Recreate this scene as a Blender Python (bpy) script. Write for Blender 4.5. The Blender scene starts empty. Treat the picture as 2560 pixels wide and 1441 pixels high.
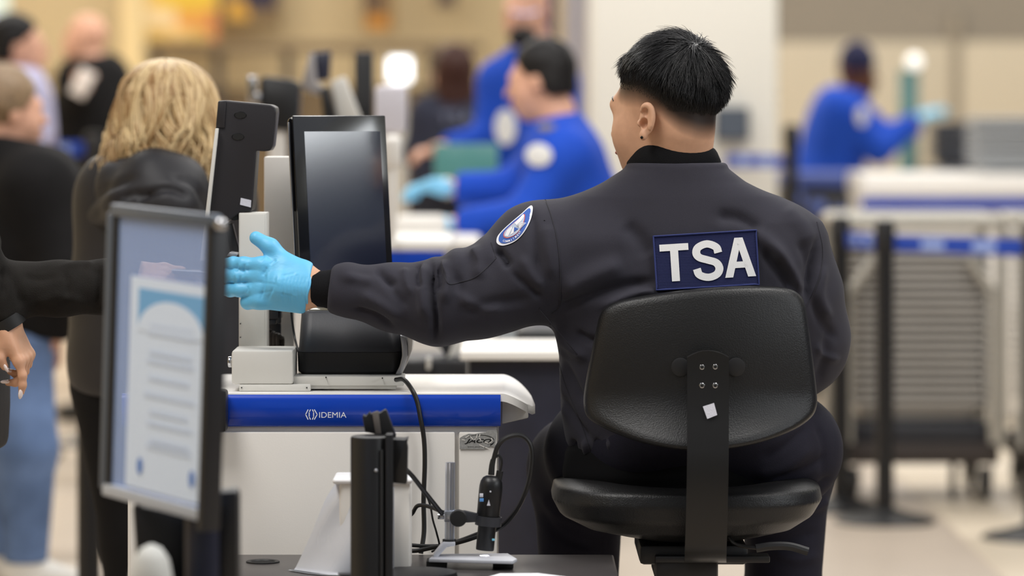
import bpy, bmesh, math, random
import numpy as np
from mathutils import Vector, Matrix, Euler
from mathutils.bvhtree import BVHTree

random.seed(7)
RNG = np.random.default_rng(7)
scene = bpy.context.scene
COL = scene.collection
PI = math.pi

# ---------------------------------------------------------------- camera
FPX = 9600.0            # 135 mm lens on a 36 mm sensor, 2560 px wide
CAMZ = 1.40
HOR = 260.0             # pixel row of the horizon
cam_d = bpy.data.cameras.new('camera')
cam = bpy.data.objects.new('camera', cam_d)
COL.objects.link(cam)
cam.location = (0, 0, CAMZ)
cam.rotation_euler = (PI / 2, 0, 0)
cam_d.sensor_width = 36.0
cam_d.lens = 135.0
cam_d.shift_y = -(720.5 - HOR) / 2560.0
cam_d.clip_end = 200
cam_d.dof.use_dof = True
cam_d.dof.focus_distance = 6.74
cam_d.dof.aperture_fstop = 2.5
scene.camera = cam

# ---------------------------------------------------------------- world, lamps, exposure
scene.view_settings.view_transform = 'Standard'
scene.view_settings.look = 'None'
scene.view_settings.gamma = 1.0
scene.view_settings.use_curve_mapping = False
scene.view_settings.exposure = 0.0
world = bpy.data.worlds.new('hall_ambient')
scene.world = world
world.use_nodes = True
world.node_tree.nodes['Background'].inputs[0].default_value = (0.86, 0.90, 1.0, 1)
world.node_tree.nodes['Background'].inputs[1].default_value = 0.30


def area_light(name, loc, size, power, color=(1, 1, 1), rot=(0, 0, 0)):
    d = bpy.data.lights.new(name, 'AREA')
    d.shape = 'RECTANGLE'
    d.size, d.size_y = size
    d.energy = power
    d.color = color
    o = bpy.data.objects.new(name, d)
    o.location = loc
    o.rotation_euler = rot
    COL.objects.link(o)
    return o


# rows of ceiling luminaires, all far above the frame
area_light('ceiling_lamp', (-1.6, 5.2, 4.2), (1.2, 2.4), 125, (1.0, 0.97, 0.93))
area_light('ceiling_lamp', (1.8, 6.0, 4.2), (1.2, 2.4), 105, (1.0, 0.97, 0.93))
area_light('ceiling_lamp', (0.0, 10.5, 4.2), (6.0, 1.5), 200, (1.0, 0.97, 0.93))
area_light('ceiling_lamp', (0.0, 15.5, 4.4), (10.0, 1.8), 330, (1.0, 0.96, 0.90))
area_light('ceiling_lamp', (5.0, 20.5, 4.2), (8.0, 1.8), 260, (1.0, 0.97, 0.92))
area_light('ceiling_lamp', (-3.0, 21.5, 4.4), (5.0, 2.4), 330, (1.0, 0.91, 0.78))
area_light('wall_fill', (-2.2, 26.6, 4.4), (6.0, 0.8), 165, (1.0, 0.90, 0.74))  # added fill that brightens the beige wall, no fixture behind it
area_light('wall_fill', (3.0, 24.9, 4.2), (4.2, 0.8), 60, (1.0, 0.95, 0.88))  # added fill for the cream wall on the right

# ---------------------------------------------------------------- helpers


def W(px, py, Y):
    """world point seen at pixel (px, py) at distance Y"""
    return Vector(((px - 1280.0) / FPX * Y, Y, CAMZ - (py - HOR) / FPX * Y))


def WA(pts):
    return [W(*p) for p in pts]


def lin(c):
    c = c / 255.0
    return c / 12.92 if c <= 0.04045 else ((c + 0.055) / 1.055) ** 2.4


def rgb(r, g, b):
    return (lin(r), lin(g), lin(b), 1.0)


MATS = {}


def mat(name, col, rough=0.5, metal=0.0, spec=0.5, bump=None, coat=0.0, var=None,
        attr=None, alpha=1.0, trans=0.0, emit=None, sheen=0.0, sss=0.0, wave=None, ior=None):
    """procedural material; bump=(scale, strength[, stretch xyz]); var=(scale, amount); attr=(attribute, colour2)"""
    if name in MATS:
        return MATS[name]
    m = bpy.data.materials.new(name)
    m.use_nodes = True
    nt = m.node_tree
    b = nt.nodes['Principled BSDF']
    L = nt.links
    b.inputs['Roughness'].default_value = rough
    b.inputs['Metallic'].default_value = metal
    b.inputs['Specular IOR Level'].default_value = spec
    b.inputs['Coat Weight'].default_value = coat
    b.inputs['Coat Roughness'].default_value = 0.06
    if sheen:
        b.inputs['Sheen Weight'].default_value = sheen
        b.inputs['Sheen Roughness'].default_value = 0.5
    if sss:
        b.inputs['Subsurface Weight'].default_value = sss
        b.inputs['Subsurface Radius'].default_value = (0.010, 0.004, 0.002)
        b.inputs['Subsurface Scale'].default_value = 0.6
    if ior:
        b.inputs['IOR'].default_value = ior
    b.inputs['Alpha'].default_value = alpha
    b.inputs['Transmission Weight'].default_value = trans
    if emit:
        b.inputs['Emission Color'].default_value = emit[0]
        b.inputs['Emission Strength'].default_value = emit[1]
    src = None
    tc = nt.nodes.new('ShaderNodeTexCoord')
    if attr:
        at = nt.nodes.new('ShaderNodeAttribute')
        at.attribute_name = attr[0]
        mx = nt.nodes.new('ShaderNodeMix')
        mx.data_type = 'RGBA'
        mx.inputs['A'].default_value = col
        mx.inputs['B'].default_value = attr[1]
        L.new(at.outputs['Fac'], mx.inputs['Factor'])
        src = mx.outputs['Result']
    if var:
        n = nt.nodes.new('ShaderNodeTexNoise')
        n.inputs['Scale'].default_value = var[0]
        n.inputs['Detail'].default_value = 4
        L.new(tc.outputs['Object'], n.inputs['Vector'])
        mr = nt.nodes.new('ShaderNodeMapRange')
        mr.inputs['From Min'].default_value = 0.3
        mr.inputs['From Max'].default_value = 0.7
        mr.inputs['To Min'].default_value = 1 - var[1]
        mr.inputs['To Max'].default_value = 1 + var[1]
        L.new(n.outputs['Fac'], mr.inputs['Value'])
        vm = nt.nodes.new('ShaderNodeVectorMath')
        vm.operation = 'MULTIPLY'
        if src is None:
            vm.inputs[0].default_value = col[:3]
        else:
            L.new(src, vm.inputs[0])
        L.new(mr.outputs['Result'], vm.inputs[1])
        src = vm.outputs['Vector']
    if src is None:
        b.inputs['Base Color'].default_value = col
    else:
        L.new(src, b.inputs['Base Color'])
    if bump or wave:
        bp = nt.nodes.new('ShaderNodeBump')
        bp.inputs['Distance'].default_value = 0.002
        if bump:
            n = nt.nodes.new('ShaderNodeTexNoise')
            n.inputs['Scale'].default_value = bump[0]
            n.inputs['Detail'].default_value = 3
            if len(bump) > 2:
                mp = nt.nodes.new('ShaderNodeMapping')
                mp.inputs['Scale'].default_value = bump[2]
                L.new(tc.outputs['Object'], mp.inputs['Vector'])
                L.new(mp.outputs['Vector'], n.inputs['Vector'])
            else:
                L.new(tc.outputs['Object'], n.inputs['Vector'])
            bp.inputs['Strength'].default_value = bump[1]
            L.new(n.outputs['Fac'], bp.inputs['Height'])
        else:
            n = nt.nodes.new('ShaderNodeTexWave')
            n.bands_direction = wave[2]
            n.inputs['Scale'].default_value = wave[0]
            n.inputs['Distortion'].default_value = wave[3] if len(wave) > 3 else 0.0
            L.new(tc.outputs['Object'], n.inputs['Vector'])
            bp.inputs['Strength'].default_value = wave[1]
            L.new(n.outputs['Fac'], bp.inputs['Height'])
        L.new(bp.outputs['Normal'], b.inputs['Normal'])
    MATS[name] = m
    return m


ORG = {}


def thing(name, label, cat, org=(0, 0, 0), group=None):
    o = bpy.data.objects.new(name, None)
    o.empty_display_size = 0.05
    o.location = org
    COL.objects.link(o)
    ORG[o.name] = Vector(org)
    tag(o, label, cat, group)
    return o


def tag(o, label=None, cat=None, group=None, kind=None):
    if label:
        o['label'] = label
    if cat:
        o['category'] = cat
    if group:
        o['group'] = group
    if kind:
        o['kind'] = kind
    return o


def obj(name, geo, m, parent=None, sharp=35, org=None, attrs=None, smooth=True):
    """one mesh object from (verts, faces) in world coordinates"""
    v, f = geo
    v = np.asarray(v, dtype=np.float64).reshape(-1, 3)
    if parent is not None:
        o0 = ORG[parent.name]
    elif org is not None:
        o0 = Vector(org)
    else:
        c = (v.min(0) + v.max(0)) / 2
        o0 = Vector((c[0], c[1], v[:, 2].min()))
    v = v - np.array(o0)
    me = bpy.data.meshes.new(name)
    if isinstance(f, np.ndarray):
        k = f.shape[1]
        me.vertices.add(len(v))
        me.vertices.foreach_set('co', v.astype(np.float32).ravel())
        me.loops.add(f.size)
        me.loops.foreach_set('vertex_index', f.astype(np.int32).ravel())
        me.polygons.add(len(f))
        me.polygons.foreach_set('loop_start', np.arange(0, f.size, k, dtype=np.int32))
        me.polygons.foreach_set('loop_total', np.full(len(f), k, dtype=np.int32))
        me.update(calc_edges=True)
        me.validate()
    else:
        me.from_pydata([tuple(x) for x in v], [], [tuple(int(i) for i in q) for q in f])
        me.update()
    if attrs:
        for an, av in attrs.items():
            a = me.attributes.new(an, 'FLOAT', 'POINT')
            a.data.foreach_set('value', np.asarray(av, dtype=np.float32))
    if smooth:
        me.shade_smooth()
        if sharp is not None:
            me.set_sharp_from_angle(angle=math.radians(sharp))
    o = bpy.data.objects.new(name, me)
    if m is not None:
        me.materials.append(m)
    COL.objects.link(o)
    if parent is not None:
        o.parent = parent
        ORG[o.name] = o0
    else:
        o.location = o0
        ORG[o.name] = o0
    return o


def copy_tree(o, delta=(0, 0, 0), parent=None):
    c = o.copy()
    COL.objects.link(c)
    c.parent = parent
    ORG[c.name] = ORG[o.name] + Vector(delta)
    if parent is None:
        c.location = o.location + Vector(delta)
    for ch in o.children:
        copy_tree(ch, delta, c)
    return c


# ---- geometry builders: each returns (verts, faces)


def join(*gs):
    vs, fs, n = [], [], 0
    for v, f in gs:
        v = [tuple(p) for p in v]
        vs += v
        fs += [tuple(int(i) + n for i in q) for q in f]
        n += len(v)
    return vs, fs


def njoin(*gs):
    vs, fs, n = [], [], 0
    for v, f in gs:
        vs.append(v)
        fs.append(f + n)
        n += len(v)
    return np.concatenate(vs), np.concatenate(fs)


def xf(g, M):
    return [M @ Vector(p) for p in g[0]], g[1]


def from_bm(bm):
    bm.verts.ensure_lookup_table()
    bm.verts.index_update()
    r = ([v.co.copy() for v in bm.verts], [[v.index for v in f.verts] for f in bm.faces])
    bm.free()
    return r


def box(c, s, bev=0.0, R=None, seg=2):
    bm = bmesh.new()
    bmesh.ops.create_cube(bm, size=1.0)
    for v in bm.verts:
        v.co = Vector((v.co.x * s[0], v.co.y * s[1], v.co.z * s[2]))
    if bev > 0:
        bmesh.ops.bevel(bm, geom=bm.edges[:], offset=min(bev, min(s) * 0.49), segments=seg, profile=0.5, affect='EDGES')
    M = Matrix.Translation(Vector(c))
    if R is not None:
        M = M @ R.to_4x4()
    bm.transform(M)
    return from_bm(bm)


def pbox(px0, px1, py0, py1, Y0, Y1, bev=0.0, seg=2):
    """box whose front face (at Y0) fills the pixel rectangle; reaches back to Y1"""
    a, b = W(px0, py0, Y0), W(px1, py1, Y0)
    return box(((a.x + b.x) / 2, (Y0 + Y1) / 2, (a.z + b.z) / 2), (abs(b.x - a.x), Y1 - Y0, abs(a.z - b.z)), bev, seg=seg)


def prism(poly, direction, bev=0.0, seg=2):
    """extrude a planar polygon (world points) along direction"""
    bm = bmesh.new()
    vs = [bm.verts.new(p) for p in poly]
    f = bm.faces.new(vs)
    r = bmesh.ops.extrude_face_region(bm, geom=[f])
    bmesh.ops.translate(bm, verts=[x for x in r['geom'] if isinstance(x, bmesh.types.BMVert)], vec=Vector(direction))
    bmesh.ops.recalc_face_normals(bm, faces=bm.faces[:])
    if bev > 0:
        bmesh.ops.bevel(bm, geom=bm.edges[:], offset=bev, segments=seg, profile=0.5, affect='EDGES', clamp_overlap=True)
    return from_bm(bm)


def pprism(pts, Y0, Y1, bev=0.0, seg=2):
    return prism([W(x, y, Y0) for x, y in pts], (0, Y1 - Y0, 0), bev, seg)


def cyl(a, b, r0, r1=None, n=24, caps=True, bev=0.0):
    a, b = Vector(a), Vector(b)
    r1 = r0 if r1 is None else r1
    prof = [(0, r0), (1, r1)]
    L = (b - a).length
    if bev > 0:
        prof = [(0, r0 - bev), (bev / L * 0.3, r0 - bev * 0.3), (bev / L, r0), (1 - bev / L, r1), (1 - bev / L * 0.3, r1 - bev * 0.3), (1, r1 - bev)]
    return lathe([(r, t * L) for t, r in prof], n, a, (b - a).normalized(), caps)


def lathe(prof, n=32, org=(0, 0, 0), axis=(0, 0, 1), caps=True):
    """prof = [(radius, height)]"""
    axis = Vector(axis)
    q = axis.to_track_quat('Z', 'Y')
    org = Vector(org)
    vs, fs = [], []
    for r, h in prof:
        for i in range(n):
            t = 2 * PI * i / n
            vs.append(org + q @ Vector((r * math.cos(t), r * math.sin(t), h)))
    for j in range(len(prof) - 1):
        for i in range(n):
            k = (i + 1) % n
            fs.append((j * n + i, j * n + k, (j + 1) * n + k, (j + 1) * n + i))
    if caps:
        fs.append(tuple(range(n - 1, -1, -1)))
        m = (len(prof) - 1) * n
        fs.append(tuple(range(m, m + n)))
    return vs, fs


def spline(pts, n=8):
    """Catmull-Rom through points"""
    P = [Vector(p) for p in pts]
    if len(P) < 3:
        return P
    out = []
    Q = [P[0] * 2 - P[1]] + P + [P[-1] * 2 - P[-2]]
    for i in range(1, len(Q) - 2):
        for k in range(n):
            t = k / n
            a, b, c, d = Q[i - 1], Q[i], Q[i + 1], Q[i + 2]
            out.append(0.5 * ((2 * b) + (c - a) * t + (2 * a - 5 * b + 4 * c - d) * t * t + (3 * b - a - 3 * c + d) * t ** 3))
    out.append(P[-1])
    return out


def closed_spline(pts, n=6):
    P = [Vector(p) for p in pts]
    m = len(P)
    out = []
    for i in range(m):
        a, b, c, d = P[i - 1], P[i], P[(i + 1) % m], P[(i + 2) % m]
        for k in range(n):
            t = k / n
            out.append(0.5 * ((2 * b) + (c - a) * t + (2 * a - 5 * b + 4 * c - d) * t * t + (3 * b - a - 3 * c + d) * t ** 3))
    return out


def tube(pts, r, n=10, sub=8, caps=True):
    P = spline(pts, sub) if sub > 1 else [Vector(p) for p in pts]
    rr = r if isinstance(r, (list, tuple)) else None
    vs, fs = [], []
    up = Vector((0.137, 0.91, 0.31)).normalized()
    prev = None
    for i, p in enumerate(P):
        t = (P[min(i + 1, len(P) - 1)] - P[max(i - 1, 0)])
        if t.length < 1e-9:
            t = Vector((0, 0, 1))
        t.normalize()
        if prev is None:
            u = t.cross(up)
            if u.length < 1e-4:
                u = t.cross(Vector((1, 0, 0)))
        else:
            u = prev - t * prev.dot(t)
        u.normalize()
        prev = u
        w = t.cross(u)
        s = i / (len(P) - 1)
        rad = r if rr is None else rr[0] + (rr[1] - rr[0]) * s
        for k in range(n):
            a = 2 * PI * k / n
            vs.append(p + (u * math.cos(a) + w * math.sin(a)) * rad)
    for i in range(len(P) - 1):
        for k in range(n):
            k2 = (k + 1) % n
            fs.append((i * n + k, i * n + k2, (i + 1) * n + k2, (i + 1) * n + k))
    if caps:
        fs.append(tuple(range(n - 1, -1, -1)))
        m = (len(P) - 1) * n
        fs.append(tuple(range(m, m + n)))
    return vs, fs


def sphere(c, r, nu=20, nv=12):
    r = (r, r, r) if not isinstance(r, (tuple, list)) else r
    prof = [(max(math.sin(PI * j / nv), 1e-4), -math.cos(PI * j / nv)) for j in range(nv + 1)]
    v, f = lathe(prof, nu)
    return [Vector((p.x * r[0] + c[0], p.y * r[1] + c[1], p.z * r[2] + c[2])) for p in v], f


def grid(fn, nu, nv):
    vs = [fn(i / (nu - 1), j / (nv - 1)) for j in range(nv) for i in range(nu)]
    fs = [(j * nu + i, j * nu + i + 1, (j + 1) * nu + i + 1, (j + 1) * nu + i) for j in range(nv - 1) for i in range(nu - 1)]
    return vs, fs


def text_geo(s, size, extrude=0.0004, offset=0.0, shear=0.0, spacing=1.0):
    """text as mesh in the XY plane, centred, returns verts/faces"""
    cu = bpy.data.curves.new('lettering', 'FONT')
    cu.body = s
    cu.size = size
    cu.extrude = extrude
    cu.offset = offset
    cu.shear = shear
    cu.space_character = spacing
    cu.align_x = 'CENTER'
    cu.align_y = 'CENTER'
    cu.resolution_u = 6
    o = bpy.data.objects.new('lettering', cu)
    COL.objects.link(o)
    dg = bpy.context.evaluated_depsgraph_get()
    me = bpy.data.meshes.new_from_object(o.evaluated_get(dg))
    g = ([v.co.copy() for v in me.vertices], [tuple(p.vertices) for p in me.polygons])
    bpy.data.objects.remove(o)
    bpy.data.curves.remove(cu)
    bpy.data.meshes.remove(me)
    return g


def fit(g, w, h):
    """scale flat geometry to width w and height h, centred"""
    xs = [p.x for p in g[0]]
    ys = [p.y for p in g[0]]
    cx, cy = (min(xs) + max(xs)) / 2, (min(ys) + max(ys)) / 2
    sx, sy = w / (max(xs) - min(xs)), h / (max(ys) - min(ys))
    return [Vector(((p.x - cx) * sx, (p.y - cy) * sy, p.z)) for p in g[0]], g[1]


def subdiv_long(g, maxlen):
    bm = bmesh.new()
    vs = [bm.verts.new(p) for p in g[0]]
    for q in g[1]:
        try:
            bm.faces.new([vs[i] for i in q])
        except ValueError:
            pass
    for _ in range(6):
        bmesh.ops.triangulate(bm, faces=bm.faces[:])
        es = [e for e in bm.edges if e.calc_length() > maxlen]
        if not es:
            break
        bmesh.ops.subdivide_edges(bm, edges=es, cuts=1)
    bmesh.ops.triangulate(bm, faces=bm.faces[:])
    return from_bm(bm)


# ---------------------------------------------------------------- implicit bodies (signed distances + surface nets)


def A3(p):
    return np.array(p, dtype=np.float32)


def s_cap(a, b, ra, rb=None):
    a, b = A3(a), A3(b)
    rb = ra if rb is None else rb
    ab = b - a
    l2 = max(float(ab @ ab), 1e-9)

    def f(P):
        p = P - a
        dt = p @ ab
        t = np.clip(dt / l2, 0, 1)
        q = np.einsum('ij,ij->i', p, p) - t * (2 * dt - t * l2)
        return np.sqrt(np.maximum(q, 0)) - (ra + (rb - ra) * t)
    return f


def s_chain(pts, k=0.02):
    """pts = [(point, radius)]"""
    fs = [s_cap(pts[i][0], pts[i + 1][0], pts[i][1], pts[i + 1][1]) for i in range(len(pts) - 1)]
    return su(k, *fs)


def s_ell(c, r, R=None):
    c, r = A3(c), A3(r)
    Rm = None if R is None else np.array(R, dtype=np.float32)

    def f(P):
        q = P - c
        if Rm is not None:
            q = q @ Rm
        q = q / r
        k0 = np.sqrt(np.einsum('ij,ij->i', q, q))
        q = q / r
        k1 = np.sqrt(np.einsum('ij,ij->i', q, q)) + 1e-9
        return k0 * (k0 - 1) / k1
    return f


def s_box(c, h, rad, R=None):
    c, h = A3(c), A3(h) - rad
    Rm = None if R is None else np.array(R, dtype=np.float32)

    def f(P):
        q = P - c
        if Rm is not None:
            q = q @ Rm
        q = np.abs(q) - h
        return np.sqrt((np.maximum(q, 0) ** 2).sum(1)) + np.minimum(q.max(1), 0) - rad
    return f


def smin(a, b, k):
    h = np.maximum(k - np.abs(a - b), 0) / k
    return np.minimum(a, b) - h * h * k * 0.25


def su(k, *fs):
    def f(P):
        d = fs[0](P)
        for g in fs[1:]:
            d = smin(d, g(P), k)
        return d
    return f


def s_int(k, a, b):
    return lambda P: -smin(-a(P), -b(P), k)


def s_sub(k, a, b):
    return lambda P: -smin(-a(P), b(P), k)


def s_off(a, o):
    return lambda P: a(P) - o


def near(f, c, r, reach=.06):
    """evaluate f only within reach of a sphere that holds it"""
    c = A3(c)

    def g(P):
        p = P - c
        d = np.sqrt(np.einsum('ij,ij->i', p, p)) - r
        i = np.nonzero(d < reach)[0]
        if len(i):
            d[i] = f(P[i])
        return d
    return g


def s_plane(pt, n):
    """negative on the side away from n"""
    n = np.array(Vector(n).normalized(), dtype=np.float32)
    d0 = float(np.dot(A3(pt), n))
    return lambda P: P @ n - d0


def s_loft(rows, n=2.4, k=0.03):
    """rows = [(z, x0, x1, y0, y1)] ascending z, superellipse cross-sections"""
    R = np.array(rows, dtype=np.float32)
    z = R[:, 0]

    def f(P):
        zz = P[:, 2]
        c = [np.interp(zz, z, R[:, i]) for i in range(1, 5)]
        a, b = (c[1] - c[0]) / 2, (c[3] - c[2]) / 2
        u = (np.abs((P[:, 0] - (c[0] + c[1]) / 2) / a) ** n + np.abs((P[:, 1] - (c[2] + c[3]) / 2) / b) ** n) ** (1 / n)
        d = (u - 1) * np.minimum(a, b)
        e = np.maximum(zz - z[-1], z[0] - zz)
        return (-smin(-d, -e, k)).astype(np.float32)
    return f


def nets(f, lo, hi, h, block=8):
    """surface nets of f<0 on a sparse grid -> (verts, quads)"""
    lo, hi = np.array(lo, dtype=np.float64), np.array(hi, dtype=np.float64)
    nb = np.ceil((hi - lo) / (h * block)).astype(int) + 1
    n = nb * block
    cax = [lo[i] + (np.arange(nb[i]) + 0.5) * block * h - 0.5 * h for i in range(3)]
    C = np.stack(np.meshgrid(*cax, indexing='ij'), -1).reshape(-1, 3).astype(np.float32)
    fc = f(C).reshape(nb)
    act = np.abs(fc) < block * h * 0.87 * 1.7
    F = np.repeat(np.repeat(np.repeat(np.where(fc > 0, 1.0, -1.0).astype(np.float32), block, 0), block, 1), block, 2)
    M = np.repeat(np.repeat(np.repeat(act, block, 0), block, 1), block, 2)
    idx = np.nonzero(M)
    P = (lo + np.stack(idx, -1) * h).astype(np.float32)
    out = np.empty(len(P), dtype=np.float32)
    for s in range(0, len(P), 400000):
        out[s:s + 400000] = f(P[s:s + 400000])
    F[idx] = out
    S = F < 0
    cell = np.zeros(tuple(n - 1), dtype=np.int8)
    for dx in (0, 1):
        for dy in (0, 1):
            for dz in (0, 1):
                cell += S[dx:n[0] - 1 + dx, dy:n[1] - 1 + dy, dz:n[2] - 1 + dz]
    on = (cell > 0) & (cell < 8)
    ci = np.stack(np.nonzero(on), -1)
    vid = np.full(on.shape, -1, dtype=np.int64)
    vid[on] = np.arange(len(ci))
    acc = np.zeros((len(ci), 3))
    cnt = np.zeros(len(ci))
    corners = [(0, 0, 0), (1, 0, 0), (0, 1, 0), (1, 1, 0), (0, 0, 1), (1, 0, 1), (0, 1, 1), (1, 1, 1)]
    vals = [F[ci[:, 0] + c[0], ci[:, 1] + c[1], ci[:, 2] + c[2]] for c in corners]
    for a in range(8):
        for b in range(a + 1, 8):
            ca, cb = np.array(corners[a]), np.array(corners[b])
            if np.abs(ca - cb).sum() != 1:
                continue
            x = (vals[a] < 0) != (vals[b] < 0)
            t = np.where(x, vals[a] / np.where(x, vals[a] - vals[b], 1), 0)
            acc[x] += (ca + t[:, None] * (cb - ca))[x]
            cnt[x] += 1
    V = lo + (ci + acc / np.maximum(cnt, 1)[:, None]) * h
    Q = []
    for ax in range(3):
        o1, o2 = [(1, 2), (2, 0), (0, 1)][ax]
        sl0 = [slice(None)] * 3
        sl1 = [slice(None)] * 3
        sl0[ax] = slice(0, n[ax] - 1)
        sl1[ax] = slice(1, n[ax])
        x = S[tuple(sl0)] != S[tuple(sl1)]
        e = np.stack(np.nonzero(x), -1)
        ok = (e[:, o1] > 0) & (e[:, o2] > 0) & (e[:, o1] < n[o1] - 1) & (e[:, o2] < n[o2] - 1)
        e = e[ok]
        inside = S[e[:, 0], e[:, 1], e[:, 2]]

        def g(d1, d2):
            q = e.copy()
            q[:, o1] -= d1
            q[:, o2] -= d2
            return vid[q[:, 0], q[:, 1], q[:, 2]]
        quad = np.stack([g(1, 1), g(0, 1), g(0, 0), g(1, 0)], -1)
        quad[~inside] = quad[~inside][:, ::-1]
        Q.append(quad)
    Q = np.concatenate(Q)
    Q = Q[(Q >= 0).all(1)]
    return V, Q


def vnormals(V, Q):
    n = np.cross(V[Q[:, 2]] - V[Q[:, 0]], V[Q[:, 3]] - V[Q[:, 1]])
    N = np.zeros_like(V)
    idx = Q.T.ravel()
    for c in range(3):
        N[:, c] = np.bincount(idx, weights=np.tile(n[:, c], 4), minlength=len(V))
    return N / (np.linalg.norm(N, axis=1)[:, None] + 1e-12)


def relax(V, Q, it=1, lam=0.5):
    for _ in range(it):
        acc = np.zeros_like(V)
        a = np.concatenate([Q[:, i] for i in range(4)] * 2)
        b = np.concatenate([Q[:, (i + 1) % 4] for i in range(4)] + [Q[:, i - 1] for i in range(4)])
        c = np.bincount(a, minlength=len(V))
        for k in range(3):
            acc[:, k] = np.bincount(a, weights=V[b, k], minlength=len(V))
        V = V + lam * (acc / np.maximum(c, 1)[:, None] - V)
    return V


def proj(V):
    return np.stack([1280 + V[:, 0] / V[:, 1] * FPX, HOR + (CAMZ - V[:, 2]) / V[:, 1] * FPX], -1)


def seg_dist(p, a, b):
    a, b = np.array(a, float), np.array(b, float)
    ab = b - a
    t = np.clip(((p - a) @ ab) / (ab @ ab), 0, 1)
    return np.linalg.norm(p - a - t[:, None] * ab, axis=1), t


def crease(V, Q, folds, facing=0.0):
    """cloth folds: folds = [(polyline px, width px, height m)] pushed along the normals of the side that faces the viewer"""
    N = vnormals(V, Q)
    vd = V - np.array([0, 0, CAMZ])
    vd /= np.linalg.norm(vd, axis=1)[:, None]
    fac = np.clip((-(N * vd).sum(1) - facing) / 0.35, 0, 1)
    p = proj(V)
    disp = np.zeros(len(V))
    for pts, w, amp in folds:
        S = [np.array((q.x, q.y)) for q in spline([(a, b, 0) for a, b in pts], 5)]
        SA = np.array(S)
        near = np.nonzero(((p > SA.min(0) - 3 * w) & (p < SA.max(0) + 3 * w)).all(1) & (fac > 0))[0]
        if len(near) == 0:
            continue
        pn = p[near]
        best = np.full(len(near), 1e9)
        par = np.zeros(len(near))
        for i in range(len(S) - 1):
            d, t = seg_dist(pn, S[i], S[i + 1])
            m = d < best
            best[m] = d[m]
            par[m] = (i + t[m]) / (len(S) - 1)
        prof = np.exp(-(best / w) ** 2) * np.clip(np.minimum(par, 1 - par) * 5 + 0.15, 0, 1)
        disp[near] += amp * prof
    return V + N * (disp * fac)[:, None]


def bvh_of(V, Q):
    return BVHTree.FromPolygons([tuple(p) for p in V], [tuple(int(i) for i in q) for q in Q])


def on_surface(bvh, px, py, lift, default=6.7, inward=None):
    """point where the sight line meets a surface, lifted towards the viewer"""
    d = W(px, py, 1.0) - Vector((0, 0, CAMZ))
    d.normalize()
    hit = bvh.ray_cast(Vector((0, 0, CAMZ)), d)
    if inward is not None and (hit[0] is None or hit[0].y > 7.0):
        for k in range(1, 30):
            e = W(px + (inward[0] - px) * k / 30, py + (inward[1] - py) * k / 30, 1.0) - Vector((0, 0, CAMZ))
            e.normalize()
            hit = bvh.ray_cast(Vector((0, 0, CAMZ)), e)
            if hit[0] is not None and hit[0].y < 7.0:
                return hit[0] + hit[1] * lift
    if hit[0] is None:
        n = bvh.find_nearest(W(px, py, default))
        return n[0] - d * lift
    return hit[0] - d * lift


def strands(P, rad, sides=3):
    """P: (M, K, 3) hair paths, rad: (M,) root radius -> mesh arrays and per-vertex strand index"""
    M, K, _ = P.shape
    T = np.gradient(P, axis=1)
    T /= np.linalg.norm(T, axis=2)[..., None] + 1e-9
    ref = np.array([0.31, 0.52, 0.79])
    U = np.cross(T, ref)
    U /= np.linalg.norm(U, axis=2)[..., None] + 1e-9
    Wv = np.cross(T, U)
    taper = (1 - np.linspace(0, 1, K) ** 2 * 0.85)[None, :, None]
    r = rad[:, None, None] * taper
    rings = []
    for i in range(sides):
        a = 2 * PI * i / sides
        rings.append(P + (U * math.cos(a) + Wv * math.sin(a)) * r)
    V = np.stack(rings, 2).reshape(-1, 3)
    base = (np.arange(M)[:, None, None] * K + np.arange(K - 1)[None, :, None]) * sides
    k = np.arange(sides)[None, None, :]
    k2 = (k + 1) % sides
    Q = np.stack([base + k, base + k2, base + sides + k2, base + sides + k], -1).reshape(-1, 4)
    return V, Q, np.repeat(np.arange(M), K * sides)


# ================================================================ the hall
M_FLOOR = mat('floor_terrazzo', rgb(188, 174, 158), 0.32, spec=0.45, var=(1.1, 0.06), bump=(30, 0.02))
M_TILE = mat('floor_cream_tile', rgb(214, 200, 178), 0.3, spec=0.45, var=(2, 0.04))
M_TILE2 = mat('floor_taupe_tile', rgb(168, 154, 138), 0.32, spec=0.45, var=(2, 0.05))
fl = obj('floor', box((0, 14, -.05), (10.4, 36.4, .1)), M_FLOOR)
tag(fl, kind='structure')
for k in range(9):
    y0 = 8.0 + k * 2.2
    obj('tile', box((2.54, y0 + 1.1, .001), (2.18, 2.19, .004), .001), M_TILE, fl)
for k in range(7):
    obj('tile', box((-1.85, 11.7 + k * 2.4, .001), (1.9, .55, .004), .001), M_TILE2, fl)
M_BEIGE = mat('wall_beige', rgb(208, 190, 154), 0.8, var=(.8, .04))
M_CREAM = mat('wall_cream', rgb(204, 193, 172), 0.8, var=(.6, .03))
M_TAUPE = mat('wall_taupe', rgb(146, 138, 126), 0.8, var=(.6, .03))
M_COLUMN = mat('column_white', rgb(226, 224, 216), 0.6)
M_NAVYW = mat('reflection_navy', rgb(24, 38, 74), 0.7)
M_GREYW = mat('wall_grey', rgb(186, 190, 186), 0.8)


def struct(name, g, m, parent=None, **k):
    o = obj(name, g, m, parent, **k)
    if parent is None:
        tag(o, kind='structure')
    return o


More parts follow.
